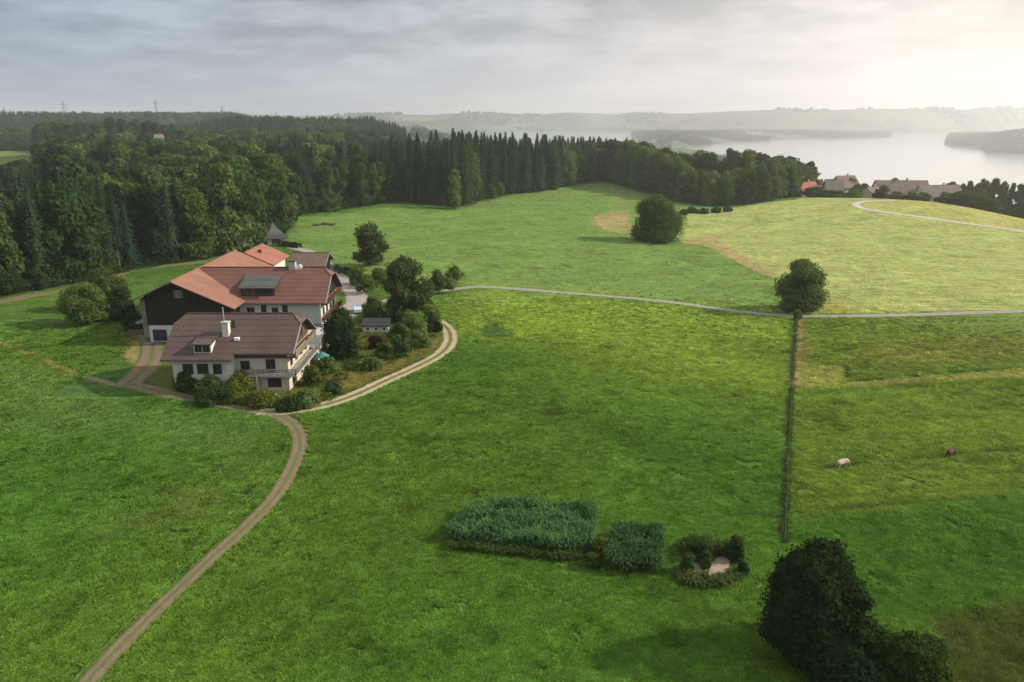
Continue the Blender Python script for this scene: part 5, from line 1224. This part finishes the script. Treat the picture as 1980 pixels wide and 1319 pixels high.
# pale electric fence tape beside the track
tp = spline(gp([(140,1330),(200,1262),(300,1160),(400,1060),(480,975),(530,915),(552,880),(558,850)]), 1.0)
fo = empty('electric_fence', (tp[0][0],tp[0][1],h1(*tp[0]))); tag(fo, 'thin pale green fence tape running beside the brown track', 'fence')
m = MB(); 
for k in range(len(tp)-1): m.bar((*tp[k],h1(*tp[k])+.42),(*tp[k+1],h1(*tp[k+1])+.42),.017,n=4)
m.build('tape', M['fence_wire'], fo)
for k in range(0,len(tp),7): MB().bar((*tp[k],h1(*tp[k])-.1),(*tp[k],h1(*tp[k])+.5),.02,n=5).build('stake', M['trim'], fo)
# brushwood on the far meadow
for i, (px, v) in enumerate(((612,437),(628,435),(642,436))):
    p = G(px, v); rg2 = random.Random(i); m = MB()
    for k in range(40):
        a = rg2.random()*3.14; l = rg2.uniform(.6,1.6); x, y, z = p.x+rg2.uniform(-1.2,1.2), p.y+rg2.uniform(-.6,.6), p.z+rg2.uniform(.1,.7)
        m.bar((x-l*math.cos(a),y-l*.5*math.sin(a),z),(x+l*math.cos(a),y+l*.5*math.sin(a),z+rg2.uniform(-.3,.5)),.07,.03,5)
    tag(m.build('brushwood_heap', M['bark']), ('leftmost','middle','rightmost')[i]+' of three brown brushwood heaps on the meadow near the forest', 'brush heap', 'brushwood heaps')

# ------------------------------------------------------------------ cows
def cow(p, rz, mat, label, grazing=True):
    o = empty('cow', p, rz); o.scale = (.9,.9,.9); tag(o, label, 'cow')
    J = {'hip':(-.75,0,1.12,.27,.36),'bel':(-.25,0,1.0,.34,.42),'chest':(.35,0,1.02,.32,.42),'sho':(.62,0,1.15,.24,.34)}
    J['neck'] = (.95,0,1.02 if grazing else 1.35,.15,.22); J['head'] = (1.22,0,.55 if grazing else 1.5,.12,.15); J['muz'] = (1.38,0,.22 if grazing else 1.38,.08,.09)
    J['tail0'] = (-.98,0,1.18,.08,.08); J['tail1'] = (-1.08,0,.75,.03,.03); J['tail2'] = (-1.06,0,.42,.045,.045)
    E_ = [('hip','bel'),('bel','chest'),('chest','sho'),('sho','neck'),('neck','head'),('head','muz'),('hip','tail0'),('tail0','tail1'),('tail1','tail2')]
    for s, nm in ((1,'l'),(-1,'r')):
        J['th'+nm] = (-.82,.20*s,.85,.17,.17); J['kn'+nm] = (-.70,.21*s,.62,.11,.11); J['ho'+nm] = (-.90,.21*s,.40,.065,.075); J['hf'+nm] = (-.84,.21*s,.03,.06,.07)
        J['ua'+nm] = (.52,.20*s,.78,.14,.14); J['fk'+nm] = (.54,.21*s,.42,.07,.07); J['ff'+nm] = (.55,.21*s,.03,.06,.07)
        J['ear'+nm] = (1.10,.22*s,.66 if grazing else 1.6,.05,.03)
        E_ += [('hip','th'+nm),('th'+nm,'kn'+nm),('kn'+nm,'ho'+nm),('ho'+nm,'hf'+nm),('sho','ua'+nm),('ua'+nm,'fk'+nm),('fk'+nm,'ff'+nm),('head','ear'+nm)]
    ks = list(J); me = bpy.data.meshes.new('body'); me.from_pydata([J[k][:3] for k in ks], [(ks.index(a),ks.index(b)) for a, b in E_], [])
    me.materials.append(M[mat]); b = link('body', me, o)
    sk = b.modifiers.new('skin','SKIN'); lay = me.skin_vertices[0] if me.skin_vertices else None
    for i, k in enumerate(ks): lay.data[i].radius = J[k][3:5]
    lay.data[0].use_root = True; sk.use_smooth_shade = True
    sb = b.modifiers.new('sub','SUBSURF'); sb.levels = 2; sb.render_levels = 2
    h = MB()
    for s in (1,-1): h.bar((1.08,.1*s,(.70 if grazing else 1.62)),(1.12,.26*s,(.86 if grazing else 1.78)),.035,.012,6)
    local(h,'horns',M['white_paint'],b); return o
cow(G(1628,905), R(28), 'cow_pale', 'pale cream cow grazing nearer the overgrown fence line')
cow(G(1838,884), R(35), 'cow_brown', 'dark brown cow grazing farther from the overgrown fence line')

# ------------------------------------------------------------------ haze, sky, sun, camera
m, nt = new_mat('haze'); v = N(nt,'ShaderNodeVolumePrincipled'); o = N(nt,'ShaderNodeOutputMaterial')
v.inputs['Color'].default_value = (0.97,0.96,0.97,1); v.inputs['Density'].default_value = 0.00016; v.inputs['Anisotropy'].default_value = 0.62
L(nt, v.outputs[0], o.inputs['Volume'])
hz = MB().box(-9000,15000,-6000,15000,-98,178).build('haze', m); tag(hz, 'pale morning haze in the air', None, None, 'stuff')

SUN_EL, SUN_AZ = R(30), R(87)                                   # azimuth from +Y towards +X
sd = Vector((math.sin(SUN_AZ)*math.cos(SUN_EL), math.cos(SUN_AZ)*math.cos(SUN_EL), math.sin(SUN_EL)))
sun = bpy.data.lights.new('sun','SUN'); sun.energy = 4.3; sun.angle = R(1.6); sun.color = (1.0,0.93,0.80)
so = bpy.data.objects.new('sun', sun); COL.objects.link(so); so.rotation_euler = sd.to_track_quat('Z','Y').to_euler(); so.location = sd*300

w = bpy.data.worlds.new('World'); scene.world = w; w.use_nodes = True; nt = w.node_tree; nt.nodes.clear()
bg = N(nt,'ShaderNodeBackground'); out = N(nt,'ShaderNodeOutputWorld'); L(nt,bg.outputs[0],out.inputs[0]); bg.inputs[1].default_value = 0.1
sky = N(nt,'ShaderNodeTexSky'); sky.sky_type = 'NISHITA'; sky.sun_disc = False; sky.sun_elevation = SUN_EL; sky.sun_rotation = SUN_AZ; sky.air_density = 1.2; sky.dust_density = 2.0
tc = N(nt,'ShaderNodeTexCoord'); d = tc.outputs['Generated']
sep = N(nt,'ShaderNodeSeparateXYZ'); L(nt,d,sep.inputs[0])
zz = math_n(nt,'ADD', math_n(nt,'MAXIMUM', sep.outputs['Z'], 0.0), 0.15)
cmb = N(nt,'ShaderNodeCombineXYZ'); L(nt,math_n(nt,'DIVIDE',sep.outputs['X'],zz),cmb.inputs[0]); L(nt,math_n(nt,'DIVIDE',sep.outputs['Y'],zz),cmb.inputs[1])
n1 = noise(nt, cmb.outputs[0], 1.05, 7, 0.58); n2 = noise(nt, cmb.outputs[0], 3.6, 6, 0.6)
cl = math_n(nt,'ADD', math_n(nt,'MULTIPLY',n1,0.7), math_n(nt,'MULTIPLY',n2,0.3))
def dotdir(az, el):
    vm = N(nt,'ShaderNodeVectorMath', operation='DOT_PRODUCT'); L(nt,d,vm.inputs[0]); vm.inputs[1].default_value = (math.sin(R(az))*math.cos(R(el)), math.cos(R(az))*math.cos(R(el)), math.sin(R(el))); return vm.outputs['Value']
glow = ramp(nt, dotdir(52,14), [(0.20,0.0),(0.55,0.22),(0.80,0.58),(0.95,1.0)])
dark = ramp(nt, math_n(nt,'SUBTRACT',1.0,cl), [(0.40,0.0),(0.58,1.0)])
dull = mixc(nt, glow, (0.85,1.28,1.85), (6.2,5.6,5.2)); lit = mixc(nt, glow, (3.0,3.6,4.4), (8.8,7.6,6.8))
cloud = mixc(nt, dark, lit, dull)
low = ramp(nt, sep.outputs['Z'], [(0.0,1.0),(0.13,0.0)])
hor = mixc(nt, glow, (4.0,4.7,5.8), (11.6,10.0,9.1))
cloud = mixc(nt, math_n(nt,'MULTIPLY',low,0.8), cloud, hor)
high = ramp(nt, sep.outputs['Z'], [(0.14,0.0),(0.34,1.0)])
cloud = mixc(nt, math_n(nt,'MULTIPLY',high,0.85), cloud, mixc(nt, glow, (6.4,6.7,7.2), (10.0,9.4,8.6)))
L(nt, mixc(nt, 0.86, sky.outputs[0], cloud), bg.inputs[0])

cam = bpy.data.cameras.new('camera'); co = bpy.data.objects.new('camera', cam); COL.objects.link(co); scene.camera = co
cam.sensor_width = 36; cam.lens = 36*F/1980; cam.clip_start = 0.5; cam.clip_end = 60000
co.location = (0,0,CAMZ); co.rotation_euler = (math.pi/2-PITCH, 0, 0)
scene.render.resolution_x, scene.render.resolution_y = 1024, 682
vs = scene.view_settings; vs.view_transform = 'Standard'; vs.look = 'None'; vs.exposure = 0.48; vs.gamma = 1.0
scene.render.engine = 'CYCLES'; cy = scene.cycles
cy.max_bounces = 5; cy.diffuse_bounces = 2; cy.glossy_bounces = 2; cy.transmission_bounces = 3; cy.volume_bounces = 1; cy.transparent_max_bounces = 6
cy.use_denoising = True; cy.sample_clamp_indirect = 6; cy.use_adaptive_sampling = True; cy.adaptive_threshold = 0.008
